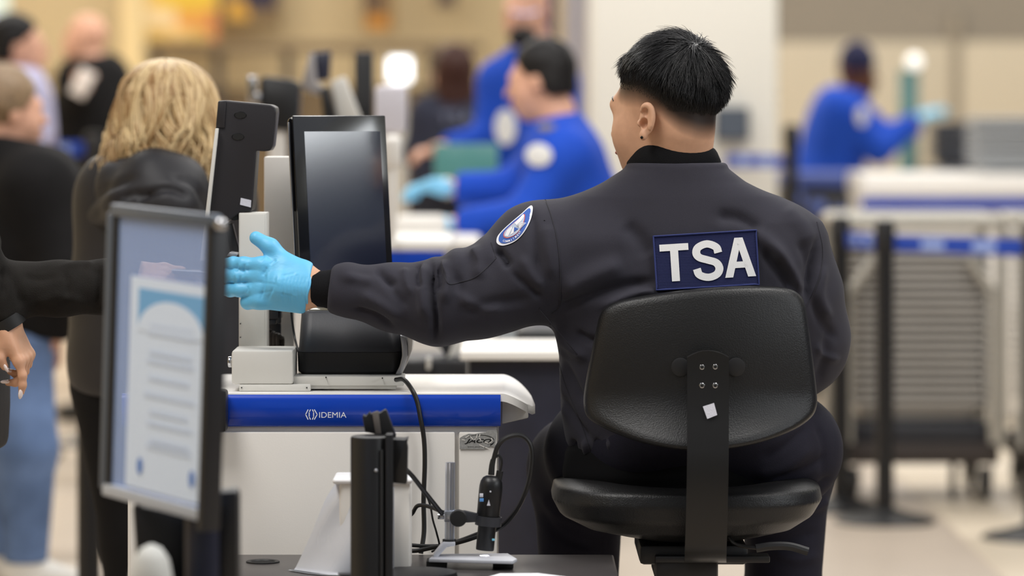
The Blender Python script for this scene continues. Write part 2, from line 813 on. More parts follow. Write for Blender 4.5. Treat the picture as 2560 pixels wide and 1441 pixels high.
struct('wall_back', box((-2.2, 29.1, 2.4), (6.0, .2, 4.8)), M_BEIGE)
wr = struct('wall_rear', box((3.0, 26.6, 2.4), (4.4, .2, 4.8)), M_TAUPE)
z1 = 1.83
for (x0, x1) in ((.85, 3.04), (3.08, 5.19)):
    obj('wall_panel', box(((x0 + x1) / 2, 26.48, z1 / 2), (x1 - x0, .04, z1), .004), M_CREAM, wr)
obj('panel_joint', box((3.06, 26.47, z1 / 2 + .1), (.07, .05, z1 + .2), .004), mat('joint_grey', rgb(150, 140, 124), .7), wr)
wl = struct('wall_left', box((-5.2, 14, 2.4), (.2, 36, 4.8)), M_BEIGE)
wt = struct('wall_right', box((5.2, 14, 2.4), (.2, 36, 4.8)), M_GREYW)
obj('reflection_board', box((5.085, 6.0, 1.20), (.03, 20, 2.4), .004), M_NAVYW, wt)  # added navy board, out of view, for the dark part of the monitor's reflection
M_GLOW = mat('reflected_glow', rgb(235, 240, 245), .3, emit=((.93, .97, 1, 1), 5.5))
wn = struct('glow_panel_1', box((5.09, 3.7, 3.2), (.02, 4.6, 1.5)), mat('glow_panel_frame', rgb(120, 122, 122), .5))  # added glowing panel, out of view, that the monitor reflects as grey
for k in range(4):
    obj('pane', box((5.075, 1.40 + .55 + k * 1.15, 3.2), (.012, 1.10, 1.44)), M_GLOW, wn)
struct('wall_front', box((0, -4.1, 2.4), (10.4, .2, 4.8)), M_GREYW)
# columns, with a grey strip for the white one's shaded edge
c0, c1 = W(1475, 0, 17).x, W(1945, 0, 17).x
col = obj('column', box(((c0 + c1) / 2, 17.3, 2.4), (c1 - c0, .6, 4.8), .03), M_COLUMN)
tag(col, kind='structure')
c0, c1 = W(1412, 0, 18.5).x, W(1480, 0, 18.5).x
edge_strip = obj('column', box(((c0 + c1) / 2, 18.7, 2.4), (c1 - c0, .3, 4.8), .02), mat('column_edge_shade', rgb(168, 164, 172), .6))  # no separate column: shading of the white column's edge, built in grey
tag(edge_strip, kind='structure')
c0, c1 = W(300, 0, 26).x, W(352, 0, 26).x
col3 = obj('column', box(((c0 + c1) / 2, 26.2, 2.4), (c1 - c0, .4, 4.8), .02), mat('column_cream', rgb(240, 218, 168), .6))
tag(col3, kind='structure')
# ================================================================ people: shared pieces
M_SKIN_A = mat('skin_warm', rgb(206, 160, 130), 0.5, spec=0.35, sss=0.06, attr=('stubble', rgb(20, 16, 15)), var=(60, 0.05))
M_SKIN_B = mat('skin_light', rgb(214, 164, 138), 0.5, spec=0.35, attr=('stubble', rgb(40, 28, 22)), var=(60, 0.05))
M_SKIN_C = mat('skin_brown', rgb(92, 54, 36), 0.5, spec=0.35, attr=('stubble', rgb(20, 14, 12)))
M_EYE = mat('eye_white', rgb(225, 220, 215), 0.2)
M_IRIS = mat('eye_dark', rgb(25, 18, 14), 0.2)
M_LIP = mat('lips', rgb(160, 95, 85), 0.45)
M_NAIL = mat('nail_varnish', rgb(240, 225, 222), 0.2, coat=0.5)


def Rz(a):
    return Matrix.Rotation(math.radians(a), 3, 'Z')


def Rx(a):
    return Matrix.Rotation(math.radians(a), 3, 'X')


def Ry(a):
    return Matrix.Rotation(math.radians(a), 3, 'Y')


def s_head(c, R, s=1.0, ears=True, neck=0.17):
    c = A3(c)
    Rm = np.array(R, dtype=np.float32)
    parts = [s_ell((0, -.012, .04), (.077, .092, .088)),
             s_ell((0, .028, -.03), (.063, .07, .09)),
             s_ell((0, .045, -.078), (.044, .045, .038)),
             s_ell((.036, .052, -.03), (.03, .03, .032)),
             s_ell((-.036, .052, -.03), (.03, .03, .032)),
             s_ell((0, .078, .024), (.05, .022, .014))]
    base = su(.03, *parts)
    fine = su(.012, s_cap((0, .1, .004), (0, .116, -.024), .008, .013), s_ell((0, .097, -.058), (.022, .012, .010)))
    sock = su(.01, s_ell((.031, .108, .006), (.016, .016, .011)), s_ell((-.031, .108, .006), (.016, .016, .011)))
    nk = s_cap((0, -.025, -.05), (0, -.045, -(neck or .1)), .056, .062)
    er = su(.006, s_ell((.079, -.012, -.004), (.008, .02, .031)), s_ell((-.079, -.012, -.004), (.008, .02, .031)))

    def f(P):
        q = ((P - c) @ Rm) / s
        d = smin(base(q), fine(q), .012)
        d = -smin(-d, sock(q), .012)
        if neck:
            d = smin(d, nk(q), .03)
        if ears:
            d = smin(d, er(q), .008)
        return d * s
    return f


def head_pt(c, R, s, p):
    return Vector(c) + R @ (Vector(p) * s)


def eyes(parent, c, R, s):
    for sx in (-1, 1):
        e = obj('eye', sphere(head_pt(c, R, s, (sx * .031, .068, .006)), .0125 * s, 14, 10), M_EYE, parent)
        obj('iris', sphere(head_pt(c, R, s, (sx * .031, .0765, .006)), .0056 * s, 10, 8), M_IRIS, e)
    obj('mouth', xf(sphere((0, 0, 0), (.021 * s, .006 * s, .006 * s), 14, 8), Matrix.Translation(head_pt(c, R, s, (0, .1065, -.058))) @ R.to_4x4()), M_LIP, parent)


def hand_sdf(wrist, R, s=1.0, curl=(20, 25, 30, 35), spread=(7, 2, -3, -9), thumb=((.010, .030, .012), (.032, .052, .016), (.042, .075, .014)), fat=1.0, side=1):
    """local frame: +Y along the fingers, +X towards the thumb side, +Z back of the hand"""
    fs = [s_box((0, .048, 0), (.040, .046, .0135 * fat), .013), s_ell((0, .004, 0), (.028, .03, .019 * fat)),
          s_ell((.022, .03, -.006), (.018, .028, .016))]
    xs = (.029, .010, -.010, -.028)
    ln = (.070, .078, .072, .056)
    tips = []
    fl = []
    for i in range(4):
        p = Vector((xs[i], .088 - abs(i - 1.2) * .004, .002))
        d = Vector((math.sin(math.radians(spread[i])), math.cos(math.radians(spread[i])), 0))
        ch = [(p.copy(), .0098 * fat)]
        seg = (ln[i] * .46, ln[i] * .30, ln[i] * .24)
        ang = 0
        for k in range(3):
            ang += curl[i] * (0.7, 1.0, 0.8)[k]
            a = math.radians(ang)
            q = p + Vector((d.x * math.cos(a), d.y * math.cos(a), -math.sin(a))) * seg[k]
            ch.append((q.copy(), (.0094, .0087, .0072)[k] * fat))
            prev, p = p, q
        tips.append((p.copy(), (p - prev).normalized()))
        fl.append(s_chain(ch, .006))
    th = [(Vector(t), r * fat) for t, r in zip(((.02, .02, -.004),) + tuple(thumb), (.015, .0125, .0112, .0088))]
    tips.append((th[-1][0].copy(), (th[-1][0] - th[-2][0]).normalized()))
    fl.append(s_chain(th, .008))
    palm = su(.018, *fs)

    def loc(q):
        d = palm(q)
        m = None
        for g in fl:
            e = g(q)
            m = e if m is None else np.minimum(m, e)
        return smin(d, m, .012)
    wr = A3(wrist)
    Rm = np.array(R, dtype=np.float32)
    fx = np.array([side, 1, 1], dtype=np.float32)

    def f(P):
        q = ((P - wr) @ Rm) * fx / s
        return loc(q) * s
    out = [(Vector(wrist) + R @ (Vector((t.x * side, t.y, t.z)) * s), R @ Vector((d.x * side, d.y, d.z))) for t, d in tips]
    return f, out


def bounds(pts, pad):
    a = np.array([tuple(p) for p in pts])
    return a.min(0) - pad, a.max(0) + pad


def frame(fwd, up):
    """matrix with local Y along fwd and local Z near up"""
    y = Vector(fwd).normalized()
    z = Vector(up)
    z = (z - y * z.dot(y)).normalized()
    x = y.cross(z)
    return Matrix((x, y, z)).transposed()


def person(label, J, top, bottom, skin, hair=None, shoe=None, group=None, hs=1.0, yaw=0, pitch=0, girth=1.0, face=False,
           hair_len=0.0, glove=None, h=.012, sleeve=1.0, hair_fn=None, top_name='shirt', parent_hair=True, hair_len_fn=None, coat=0.0):
    """a clothed figure from joints: head, neck, sh_l, sh_r, el_l, el_r, wr_l, wr_r, hip, kn_l, kn_r, an_l, an_r (world points)"""
    g = girth
    base = (J['hip'].x, J['hip'].y, 0)
    root = thing('person', label, 'person', base, group)
    R = Rz(yaw) @ Rx(pitch)
    shc = (J['sh_l'] + J['sh_r']) / 2
    side = (J['sh_r'] - J['sh_l'])
    side.z = 0
    side.normalize()
    fwd = Vector((-side.y, side.x, 0))
    up = (shc - J['hip']).normalized()
    RT = Matrix((side, (up.cross(side)).normalized(), up)).transposed()
    chest = shc - up * .13
    wst = J['hip'] + up * .12
    half = (J['sh_r'] - J['sh_l']).length / 2
    torso = su(.09, s_ell(chest, ((half + .02) * g, .125 * g, .2), RT), s_ell(wst, (.155 * g, .12 * g, .17), RT), s_ell(J['hip'], (.17 * g, .13 * g, .13), RT),
               s_cap(J['sh_l'], J['sh_r'], .065 * g), s_cap(shc, J['neck'], .075 * g, .055))
    armf = []
    for q in ('l', 'r'):
        armf.append(s_chain([(J['sh_' + q], .062 * g), (J['el_' + q], .05 * g), (J['wr_' + q], .033 * g)], .03))
    legf = []
    for q in ('l', 'r'):
        hipj = J['hip'] + side * (.09 if q == 'r' else -.09) - up * .03
        legf.append(s_chain([(hipj, .095 * g), (J['kn_' + q], .065 * g), (J['an_' + q], .045 * g)], .03))
    arms = lambda P: np.minimum(armf[0](P), armf[1](P))
    legs = su(.02, *legf)
    hd = near(s_head(J['head'], R, hs, neck=.14), J['head'], .24)
    hands, hpts = [], []
    for q in ('l', 'r'):
        d = (J['wr_' + q] - J['el_' + q]).normalized()
        upv = Vector((0, 0, 1)) if abs(d.z) < .8 else fwd
        f, tips = hand_sdf(J['wr_' + q], frame(d, upv), 1.0, side=1 if q == 'l' else -1)
        f = near(f, J['wr_' + q], .22)
        hands.append(f)
        hpts += [t[0] for t in tips]
    hnd = lambda P: np.minimum(hands[0](P), hands[1](P))
    body = su(.02, hd, s_off(torso, -.012), s_off(arms, -.008), s_off(legs, -.008), s_cap(J['head'] + R @ Vector((0, -.04, -.09)), J['neck'], .054), hnd)
    pts = list(J.values()) + hpts
    lo, hi = bounds(pts, .2)
    V, Q = nets(body, lo, hi, h * .8)
    b = obj('body', (V, Q), skin, root, sharp=None, attrs={'stubble': np.zeros(len(V))})
    # top garment
    sl = []
    for q in ('l', 'r'):
        d = (J['wr_' + q] - J['el_' + q]).normalized()
        e = J['el_' + q].lerp(J['wr_' + q], .93 * sleeve) if sleeve > .5 else J['sh_' + q].lerp(J['el_' + q], .75)
        sl.append((e, d))
    tp = su(.04, torso, arms)
    tp = s_off(tp, .016 + coat)
    for e, d in sl:
        # cut the sleeve past its end, only near that wrist
        cutr = s_cap(e + d * .02, e + d * .4, .10)
        tp = s_sub(.008, tp, s_int(.005, cutr, s_plane(e, -d)))
    tp = s_int(.015, tp, s_plane(J['neck'] + up * .035, up))
    tp = s_int(.02, tp, s_plane(J['hip'] - up * .05, -up))
    V, Q = nets(tp, lo, hi, h)
    o = obj(top_name, (V, Q), top, root, sharp=None)
    bt = s_int(.02, s_off(su(.05, s_ell(J['hip'], (.17 * g, .13 * g, .13), RT), legs), .014), s_plane(J['hip'] + up * .06, up))
    for q in ('l', 'r'):
        bt = s_int(.01, bt, s_plane(J['an_' + q] - Vector((0, 0, .02)), (0, 0, -1)))
    V, Q = nets(bt, lo, hi, h)
    obj('trousers', (V, Q), bottom, root, sharp=None)
    for q in ('l', 'r'):
        a = J['an_' + q]
        sh = su(.03, s_ell(a + fwd * .06 + Vector((0, 0, -a.z + .045)), (.045, .13, .045), RT), s_cap(a, a - Vector((0, 0, a.z - .05)), .05))
        sh = s_int(.005, sh, s_plane((0, 0, .003), (0, 0, -1)))
        V, Q = nets(sh, *bounds([a + fwd * .06, a - Vector((0, 0, a.z))], .2), .01)
        obj('shoe', (V, Q), shoe or bottom, root, sharp=None)
    if glove:
        for q, f in zip(('l', 'r'), hands):
            V, Q = nets(s_off(f, .004), *bounds([J['wr_' + q]], .24), .006)
            obj('glove', (V, Q), glove, root, sharp=None)
    if hair is not None:
        c = J['head']
        if hair_fn:
            hf = hair_fn(c, R, hs)
        else:
            Rm = np.array(R, dtype=np.float32)
            cc = A3(c)
            cap = s_ell((0, -.022, .047), (.086, .102, .098))
            cutp = s_plane((0, .03, .03), (0, .75, -.65))
            low = s_plane((0, 0, -.05 - hair_len), (0, 0, -1))
            back = s_ell((0, -.05, -.02 - hair_len / 2), (.085, .06, .09 + hair_len * .75))

            def hf(P):
                q = ((P - cc) @ Rm) / hs
                d = smin(cap(q), back(q), .03)
                d = -smin(-d, -cutp(q), .02)
                d = np.maximum(d, low(q))
                wob = .003 * np.sin(q[:, 0] * 160 + 3 * np.sin(q[:, 2] * 40)) * np.sin(q[:, 2] * 45)
                return (d + wob) * hs
        V, Q = nets(hf, *bounds([c, c - Vector((0, 0, hair_len))], .2), .007)
        obj('hair', (V, Q), hair, root, sharp=None)
    if face:
        eyes(root, J['head'], R, hs)
    return root


# ================================================================ the seated officer
M_JACKET = mat('jacket_navy_twill', rgb(50, 49, 58), 0.85, spec=0.25, bump=(1500, 0.35), sheen=0.05, var=(9, 0.07))
M_KNIT = mat('black_rib_knit', rgb(15, 15, 18), 0.9, spec=0.2, bump=(700, 0.5))
M_TROUSER = mat('dark_navy_trousers', rgb(29, 28, 40), 0.85, spec=0.25, bump=(900, 0.4))
M_GLOVE = mat('blue_nitrile', rgb(102, 188, 232), 0.45, spec=0.45, bump=(70, 0.5, (0.6, 1, 1)), sss=0.05)
M_BLACKCLOTH = mat('black_shirt_cloth', rgb(12, 12, 14), 0.9, spec=0.2)
M_ROYAL = mat('royal_blue_shirt', rgb(30, 78, 200), 0.8, spec=0.3)
M_PATCH = mat('patch_navy', rgb(25, 32, 76), 0.75, spec=0.3, wave=(160, 0.6, 'Z'))
M_PATCHEDGE = mat('patch_stitching', rgb(34, 46, 104), 0.75)
M_EMBROID = mat('white_embroidery', rgb(228, 228, 228), 0.7, bump=(900, 0.15))
M_BLACKHAIR = mat('black_hair', rgb(17, 16, 18), 0.38, spec=0.55)
M_CREST_BLUE = mat('crest_blue', rgb(46, 88, 170), 0.7)
M_CREST_WHITE = mat('crest_white', rgb(226, 226, 232), 0.7)
M_CREST_GREY = mat('crest_grey', rgb(176, 186, 206), 0.7)
M_CREST_RED = mat('crest_red', rgb(205, 92, 92), 0.7)

off = thing('person', 'seated officer in dark navy lettered jacket reaching out one blue-gloved hand', 'person', (0.31, 6.9, 0))

# -------- head and neck
HS = 1.03
HC = W(1667, 284, 6.84)
HR = Rz(46) @ Rx(-6) @ Ry(2)
head_f = s_head(HC, HR, HS, ears=False, neck=0)
NECK = W(1688, 420, 6.845)
neck_f = s_cap(HC + HR @ Vector((0, -.030, -.03)), NECK, .062, .063)

# torso and limbs under the clothes
sh_l, sh_r = Vector((.11, 6.85, 1.155)), Vector((.49, 6.86, 1.14))
torso_rows = [(.765, .10, .50, 6.765, 7.02), (.85, .088, .515, 6.745, 7.02), (.95, .084, .525, 6.725, 7.02), (1.05, .066, .53, 6.72, 7.02),
              (1.13, .058, .535, 6.733, 7.01), (1.19, .072, .528, 6.742, 6.98), (1.235, .118, .468, 6.750, 6.95), (1.262, .165, .415, 6.756, 6.93), (1.285, .200, .385, 6.760, 6.91), (1.31, .21, .378, 6.764, 6.90), (1.37, .22, .37, 6.77, 6.90)]
larm = [(Vector((.13, 6.84, 1.122)), .100), (W(1352, 648, 6.825), .102), (W(1292, 690, 6.815), .0895), (W(1240, 718, 6.81), .0815), (W(1195, 733, 6.805), .0795), (W(1095, 757, 6.80), .0755), (W(985, 744, 6.80), .060), (W(872, 727, 6.80), .0455), (W(845, 724, 6.80), .043)]
rarm = [(Vector((.478, 6.85, 1.125)), .088), (Vector((.512, 6.86, 1.06)), .073), (Vector((.530, 6.885, .985)), .070), (Vector((.528, 6.91, .955)), .066), (Vector((.44, 7.08, .965)), .055), (Vector((.36, 7.2, .98)), .045)]
torso_f = s_loft(torso_rows, 2.5, .035)
larm_f, rarm_f = s_chain(larm, .012), s_chain(rarm, .03)

# glove hand: fingers point left, thumb up, back of the hand to the viewer
HW = W(778, 722, 6.80)
RH = frame((-1, .06, .11), (0.05, -1, 0.06))
hand_l, tips_l = hand_sdf(HW, RH, 1.09, curl=(17, 19, 21, 48), spread=(-3, -5, -8, -14), thumb=((.036, .045, -.004), (.060, .075, -.006), (.072, .100, -.006)), side=1)
HWR = Vector((.33, 7.23, .985))
RHR = frame((-1, .6, 0), (0, 0, 1))
hand_r, tips_r = hand_sdf(HWR, RHR, 1.0, side=-1)
hand_l, hand_r = near(hand_l, HW, .23), near(hand_r, HWR, .23)
head_f = near(head_f, HC, .2)
hipc = Vector((.315, 6.9, .80))
pelvis = s_ell(hipc, (.215, .145, .105))
leg_r = [(Vector((.435, 6.86, .800)), .105), (Vector((.490, 6.93, .775)), .095), (Vector((.515, 7.20, .74)), .084), (Vector((.505, 7.18, .44)), .068), (Vector((.50, 7.10, .12)), .055)]
leg_l = [(Vector((.225, 6.86, .800)), .100), (Vector((.165, 6.97, .770)), .093), (Vector((.125, 7.18, .72)), .086), (Vector((.125, 7.15, .42)), .068), (Vector((.13, 7.08, .12)), .055)]
legs_f = su(.03, s_chain(leg_r, .05), s_chain(leg_l, .05))

body_f = su(.02, head_f, neck_f, s_off(torso_f, -.020), s_off(larm_f, -.034), s_off(rarm_f, -.024), s_cap(W(860, 725, 6.80), HW, .027, .0265), hand_l, hand_r,
            s_cap(rarm[-1][0], HWR, .03, .027), s_off(pelvis, -.012), s_off(legs_f, -.012))
V, Q = nets(body_f, (-.60, 6.6, .05), (.70, 7.5, 1.60), .0055)
Vh, Qh = nets(su(.02, head_f, neck_f), (HC.x - .16, HC.y - .18, 1.24), (HC.x + .16, HC.y + .18, 1.57), .0028)
keep = ~((V[Q[:, 0], 2] > 1.262))
V, Q = njoin((V, Q[keep]), (Vh, Qh))
# left ear, modelled finely
ec = HC + HR @ (Vector((-.079, -.024, -.017)) * HS)
eo = Vector((-.93, -.34, 0.02)).normalized()
eu = Vector((-.06, -.16, 1)).normalized()
eu = (eu - eo * eu.dot(eo)).normalized()
ef = eu.cross(eo).normalized()
if (HR @ ef).dot(HR @ Vector((0, 1, 0))) < 0:
    ef = -ef
ER = np.array(HR @ Matrix((ef, eu, eo)).transposed(), dtype=np.float32)
rim = []
for i in range(15):
    t = math.radians(40 + i * 12.5)
    rim.append((Vector((.0145 * math.cos(t + .12) - .0, .0285 * math.sin(t), .0075 - .003 * (math.cos(t) > .6))), .0038 if i < 12 else .0034))
ear_l = su(.004, s_ell((-.001, .001, 0), (.0155, .029, .006)), s_chain(rim, .006), s_ell((.004, -.0285, .002), (.0085, .0105, .0055)),
           s_ell((.0135, -.006, .004), (.0045, .006, .004)), s_cap((-.005, .016, .006), (-.008, -.012, .006), .003))
root_l = s_ell((.006, 0, -.008), (.011, .022, .012))
ear_all = s_sub(.003, su(.006, ear_l, root_l), su(.004, s_ell((.004, -.006, .008), (.0085, .0105, .016)), s_ell((.002, .013, .009), (.0065, .009, .0075))))
ecn = A3(ec)


def ear_f(P):
    q = (P - ecn) @ ER / .92
    return ear_all(q) * .92


Ve, Qe = nets(ear_f, np.array(ec) - .05, np.array(ec) + .05, .0012)
V, Q = njoin((V, Q), (Ve, Qe))
# stubble: the clipped sides and nape of the fade
q = ((V - np.array(HC)) @ np.array(HR)) / HS
q[:, 1] = q[:, 1]
lat = np.abs(q[:, 0])
# lower edge of the dark hair as a height that follows the head from temple to nape
yy = q[:, 1]
edge = np.interp(yy, [-.13, -.10, -.07, -.045, -.02, .0, .03, .05, .075, .10], [-.032, -.028, -.006, .022, .039, .047, .052, .058, .080, .11])
stub = 1 - (1 - np.clip((q[:, 2] - (edge - .040)) / .048, 0, 1)) ** 2.3
front = np.interp(yy, [.055, .085], [1, 0])
stub *= front
stub[(q[:, 2] < -.16)] = 0
isear = np.zeros(len(V))
isear[-len(Ve):] = 1
stub = np.where(isear > 0, 0, stub)
# short goatee under the chin
goat = np.clip(1 - np.linalg.norm((q - np.array([0, .075, -.105])) / np.array([.03, .03, .024]), axis=1), 0, 1) * 3
stub = np.clip(np.maximum(stub, goat), 0, .97)
off_body = obj('body', (V, Q), M_SKIN_A, off, sharp=None, attrs={'stubble': stub})
eyes(off, HC, HR, HS)
for sx in (-1, 1):
    pts = [head_pt(HC, HR, HS, p) for p in ((sx * .012, .095, .030), (sx * .030, .094, .036), (sx * .048, .080, .033), (sx * .055, .072, .027))]
    obj('eyebrow', tube(pts, [.0034, .002], 8, 6), M_BLACKHAIR, off)
ring_c = ec + (Matrix(ER.tolist()) @ Vector((.004, -.031, .0085)))
obj('ear_stud', sphere(ring_c, .0026, 12, 8), mat('black_stud', rgb(12, 12, 12), 0.15, metal=0.6), off)

# -------- hair: strands swept forward from a crown whorl
rng = np.random.default_rng(3)
N = 60000
d = rng.normal(size=(N, 3))
d /= np.linalg.norm(d, axis=1)[:, None]
sk_c, sk_r = np.array([0, -.012, .04]), np.array([.078, .093, .088])
root_p = sk_c + d * sk_r
nrm = d / sk_r
nrm /= np.linalg.norm(nrm, axis=1)[:, None]
yy = root_p[:, 1]
edge = np.interp(yy, [-.13, -.10, -.07, -.045, -.02, .0, .03, .05, .075, .10], [-.032, -.028, -.006, .022, .039, .047, .052, .058, .080, .11])
up_d = root_p[:, 2] - edge
ok = (up_d > -.010) & (yy < .078)
root_p, nrm, up_d, yy = root_p[ok], nrm[ok], up_d[ok], yy[ok]
# thin out to keep the mesh light
keep = rng.random(len(root_p)) < np.clip((up_d + .012) / .03, .1, .66)
root_p, nrm, up_d, yy = root_p[keep], nrm[keep], up_d[keep], yy[keep]
crown = np.array([-.006, -.078, .112])
rel = root_p - crown
tan = rel - nrm * (rel * nrm).sum(1)[:, None]
dist = np.linalg.norm(rel, axis=1)
tan /= np.linalg.norm(tan, axis=1)[:, None] + 1e-6
swirl = np.cross(nrm, tan)
tan = tan + swirl * (0.5 * np.exp(-dist / .04))[:, None]
fwdv = np.array([-.15, 1.0, -.1])
topness = np.clip((root_p[:, 2] - .07) / .04, 0, 1)
tan = tan + fwdv * (0.9 * topness)[:, None]
tan += np.array([0, 0, -0.9]) * np.clip(1 - topness, 0, 1)[:, None]
tan += rng.normal(size=tan.shape) * .2
tuft = np.stack([np.sin(root_p @ np.array(w) * 1.0 + i) for i, w in enumerate([(230, 90, 60), (-80, 210, 120), (60, -150, 240)])], -1)
tan += tuft * .42 * np.clip(up_d / .04, 0, 1)[:, None]
tan -= nrm * (tan * nrm).sum(1)[:, None]
tan /= np.linalg.norm(tan, axis=1)[:, None]
length = .004 + .046 * np.clip(up_d / .07, 0, 1) ** 1.3
length = np.minimum(length, .0025 + .45 * np.maximum(up_d, 0))
length *= rng.uniform(.55, 1.25, len(length))
lift = .05 + .16 * topness + .25 * np.exp(-dist / .03)
lift *= rng.uniform(.5, 1.4, len(lift))
fr = np.clip((yy - .035) / .03, 0, 1)          # fringe over the forehead
length = length * (1 + .55 * fr * (rng.random(len(length)) < .7))
lift = lift + .15 * fr * rng.uniform(.1, 1.2, len(lift))
hi_front = np.clip((yy - .030) / .03, 0, 1) * np.clip((root_p[:, 2] - .075) / .02, 0, 1)
jut = np.stack([rng.normal(size=len(yy)) * .30 - .1, np.ones(len(yy)), rng.normal(size=len(yy)) * .22 + .10], -1) + tuft * .25
tan = tan * (1 - hi_front)[:, None] + jut * hi_front[:, None]
tan /= np.linalg.norm(tan, axis=1)[:, None]
K = 6
Pth = np.zeros((len(root_p), K, 3))
base_lift = (.0005 + .009 * np.clip(up_d / .06, 0, 1) * rng.random(len(root_p)))[:, None]
# clumping: neighbouring strands share a lean
cl = np.sin(root_p[:, 0] * 210 + root_p[:, 1] * 130) * np.sin(root_p[:, 1] * 170 - root_p[:, 2] * 120)
for k in range(K):
    t = k / (K - 1)
    step = tan * (length * t)[:, None] + nrm * (lift * length * (t - .55 * t * t))[:, None]
    step += swirl * (cl * .010 * t * t * np.clip(up_d / .05, 0, 1))[:, None]
    pt = root_p + nrm * base_lift + step
    # keep clear of the skull
    rel2 = (pt - sk_c) / (sk_r + .002)
    rr = np.linalg.norm(rel2, axis=1)
    push = np.maximum(1.0 - rr, 0) + 0.0
    pt = pt + nrm * (push * .09)[:, None]
    Pth[:, k] = pt
# bend long top strands with gravity at the tips
for k in range(K):
    t = k / (K - 1)
    Pth[:, k, 2] -= (.010 * t * t * topness) * (1 + .4 * fr)
world_P = np.einsum('ij,mkj->mki', np.array(HR), Pth * HS) + np.array(HC)
Vs, Qs, sid = strands(world_P, .00038 + .00028 * np.clip(up_d / .05, 0, 1))
# closed undercoat so no scalp gleams through
hc_f_cap = s_ell(tuple(sk_c), tuple(sk_r + .009))


def under_f(P):
    qq = (P - A3(HC)) @ np.array(HR, dtype=np.float32) / HS
    e = np.interp(qq[:, 1], [-.13, -.10, -.07, -.045, -.02, .0, .03, .05, .075, .10], [-.032, -.028, -.006, .022, .039, .047, .052, .058, .080, .11])
    thick = -.003 + .011 * np.clip((qq[:, 2] - e - .008) / .05, 0, 1)
    base = s_ell(tuple(sk_c), tuple(sk_r))(qq) - thick
    return np.maximum(np.maximum(base, e + .022 - qq[:, 2]), qq[:, 1] - .058) * HS


Vu, Qu = nets(under_f, np.array(HC) - .18, np.array(HC) + .18, .004)
hv, hq = njoin((Vs, Qs), (Vu, Qu))
obj('hair', (hv, hq), M_BLACKHAIR, off, sharp=None)

# -------- jacket
jk = su(.045, torso_f, larm_f)
jk = su(.012, jk, s_ell(W(1220, 640, 6.79), (.022, .05, .031)), s_ell(W(1143, 668, 6.785), (.024, .05, .033)), s_ell(W(1086, 690, 6.79), (.014, .05, .031)), s_ell(W(868, 690, 6.79), (.022, .035, .021)))
jk = su(.05, jk, rarm_f)
jk = s_sub(.01, jk, s_int(.01, s_plane(W(822, 724, 6.8), (1, 0, -.12)), s_cap((-.6, 6.8, 1.06), (-.30, 6.8, 1.06), .15)))
jk = s_int(.006, jk, s_plane((0, 0, W(0, 408, 6.77).z), (0, 0, 1)))
jk = s_sub(.004, jk, s_cap(NECK + Vector((0, 0, .05)), NECK + Vector((0, 0, .2)), .066))
jk = s_sub(.01, jk, s_plane((0, 0, .768), (0, 0, 1)))
V, Q = nets(jk, (-.42, 6.6, .74), (.70, 7.32, 1.36), .0042)
FOLDS = [
    # elbow and forearm
    ([(1078, 655), (1082, 720), (1090, 800), (1088, 862)], 9, -.012), ([(1060, 660), (1055, 720), (1062, 800)], 16, .006),
    ([(1112, 650), (1118, 700), (1108, 760)], 14, .007), ([(1048, 660), (1045, 690), (1052, 725)], 7, -.007),
    ([(1100, 665), (1102, 700), (1098, 730)], 6, -.008), ([(1140, 690), (1150, 720), (1145, 760)], 12, -.003),
    ([(940, 672), (965, 700), (990, 712)], 10, -.005), ([(900, 735), (950, 760), (1010, 800)], 14, .004), ([(880, 770), (940, 790), (985, 822)], 8, -.005),
    ([(860, 690), (900, 700), (935, 705)], 12, .003), ([(960, 680), (985, 730), (1020, 770)], 12, -.003), ([(1010, 670), (1015, 700), (1030, 740)], 10, .004),
    # upper arm
    ([(1240, 620), (1262, 648), (1272, 668)], 9, -.010), ([(1180, 620), (1200, 650), (1195, 700)], 16, .005), ([(1325, 520), (1335, 590), (1352, 690)], 14, -.005),
    ([(1300, 640), (1330, 690), (1360, 720)], 15, .004), ([(1130, 730), (1200, 770), (1260, 770)], 14, .004), ([(1280, 680), (1335, 730), (1350, 745)], 8, -.005),
    ([(1160, 780), (1240, 760), (1330, 745)], 16, -.004), ([(1370, 560), (1372, 620), (1380, 700)], 18, .004),
    # armpit and back, running to the chair
    ([(1385, 780), (1450, 750), (1560, 715), (1640, 705)], 14, -.006), ([(1400, 730), (1480, 690), (1560, 660)], 26, .006), ([(1500, 770), (1590, 735), (1650, 728)], 10, .005),
    ([(1420, 600), (1500, 600), (1580, 590)], 40, .003), ([(1560, 560), (1600, 600), (1625, 640)], 22, -.004),
    ([(1790, 540), (1850, 548), (1905, 580)], 18, -.005), ([(1880, 570), (1920, 610), (1960, 660)], 20, .005), ([(1905, 620), (1950, 680), (1985, 730)], 12, -.008),
    ([(1925, 600), (1975, 670), (2000, 730)], 14, .006), ([(2000, 600), (2020, 660), (2012, 720)], 14, -.005), ([(2040, 600), (2030, 680), (2010, 755)], 8, -.006),
    ([(1960, 520), (2000, 560), (2030, 610)], 22, .004), ([(2060, 660), (2050, 740), (2075, 800)], 14, .004), ([(2030, 740), (2050, 800), (2090, 850)], 12, -.004),
    ([(2070, 830), (2060, 900), (2040, 960)], 14, -.004), ([(2040, 860), (2060, 890), (2100, 900)], 10, .003),
    # waist
    ([(1390, 800), (1420, 860), (1470, 900)], 14, .006), ([(1395, 880), (1430, 950), (1460, 1010)], 10, -.005), ([(1400, 980), (1430, 1040), (1480, 1110)], 9, -.005),
    ([(1405, 840), (1408, 950), (1410, 1060)], 10, .004), ([(1440, 830), (1470, 850), (1490, 850)], 10, -.006),
]
for i in range(10):                                         # gathers above the elastic hem
    x = 1402 + i * 30
    FOLDS.append(([(x, 1100), (x + 5, 1140)], 7, -.005 if i % 2 else .004))
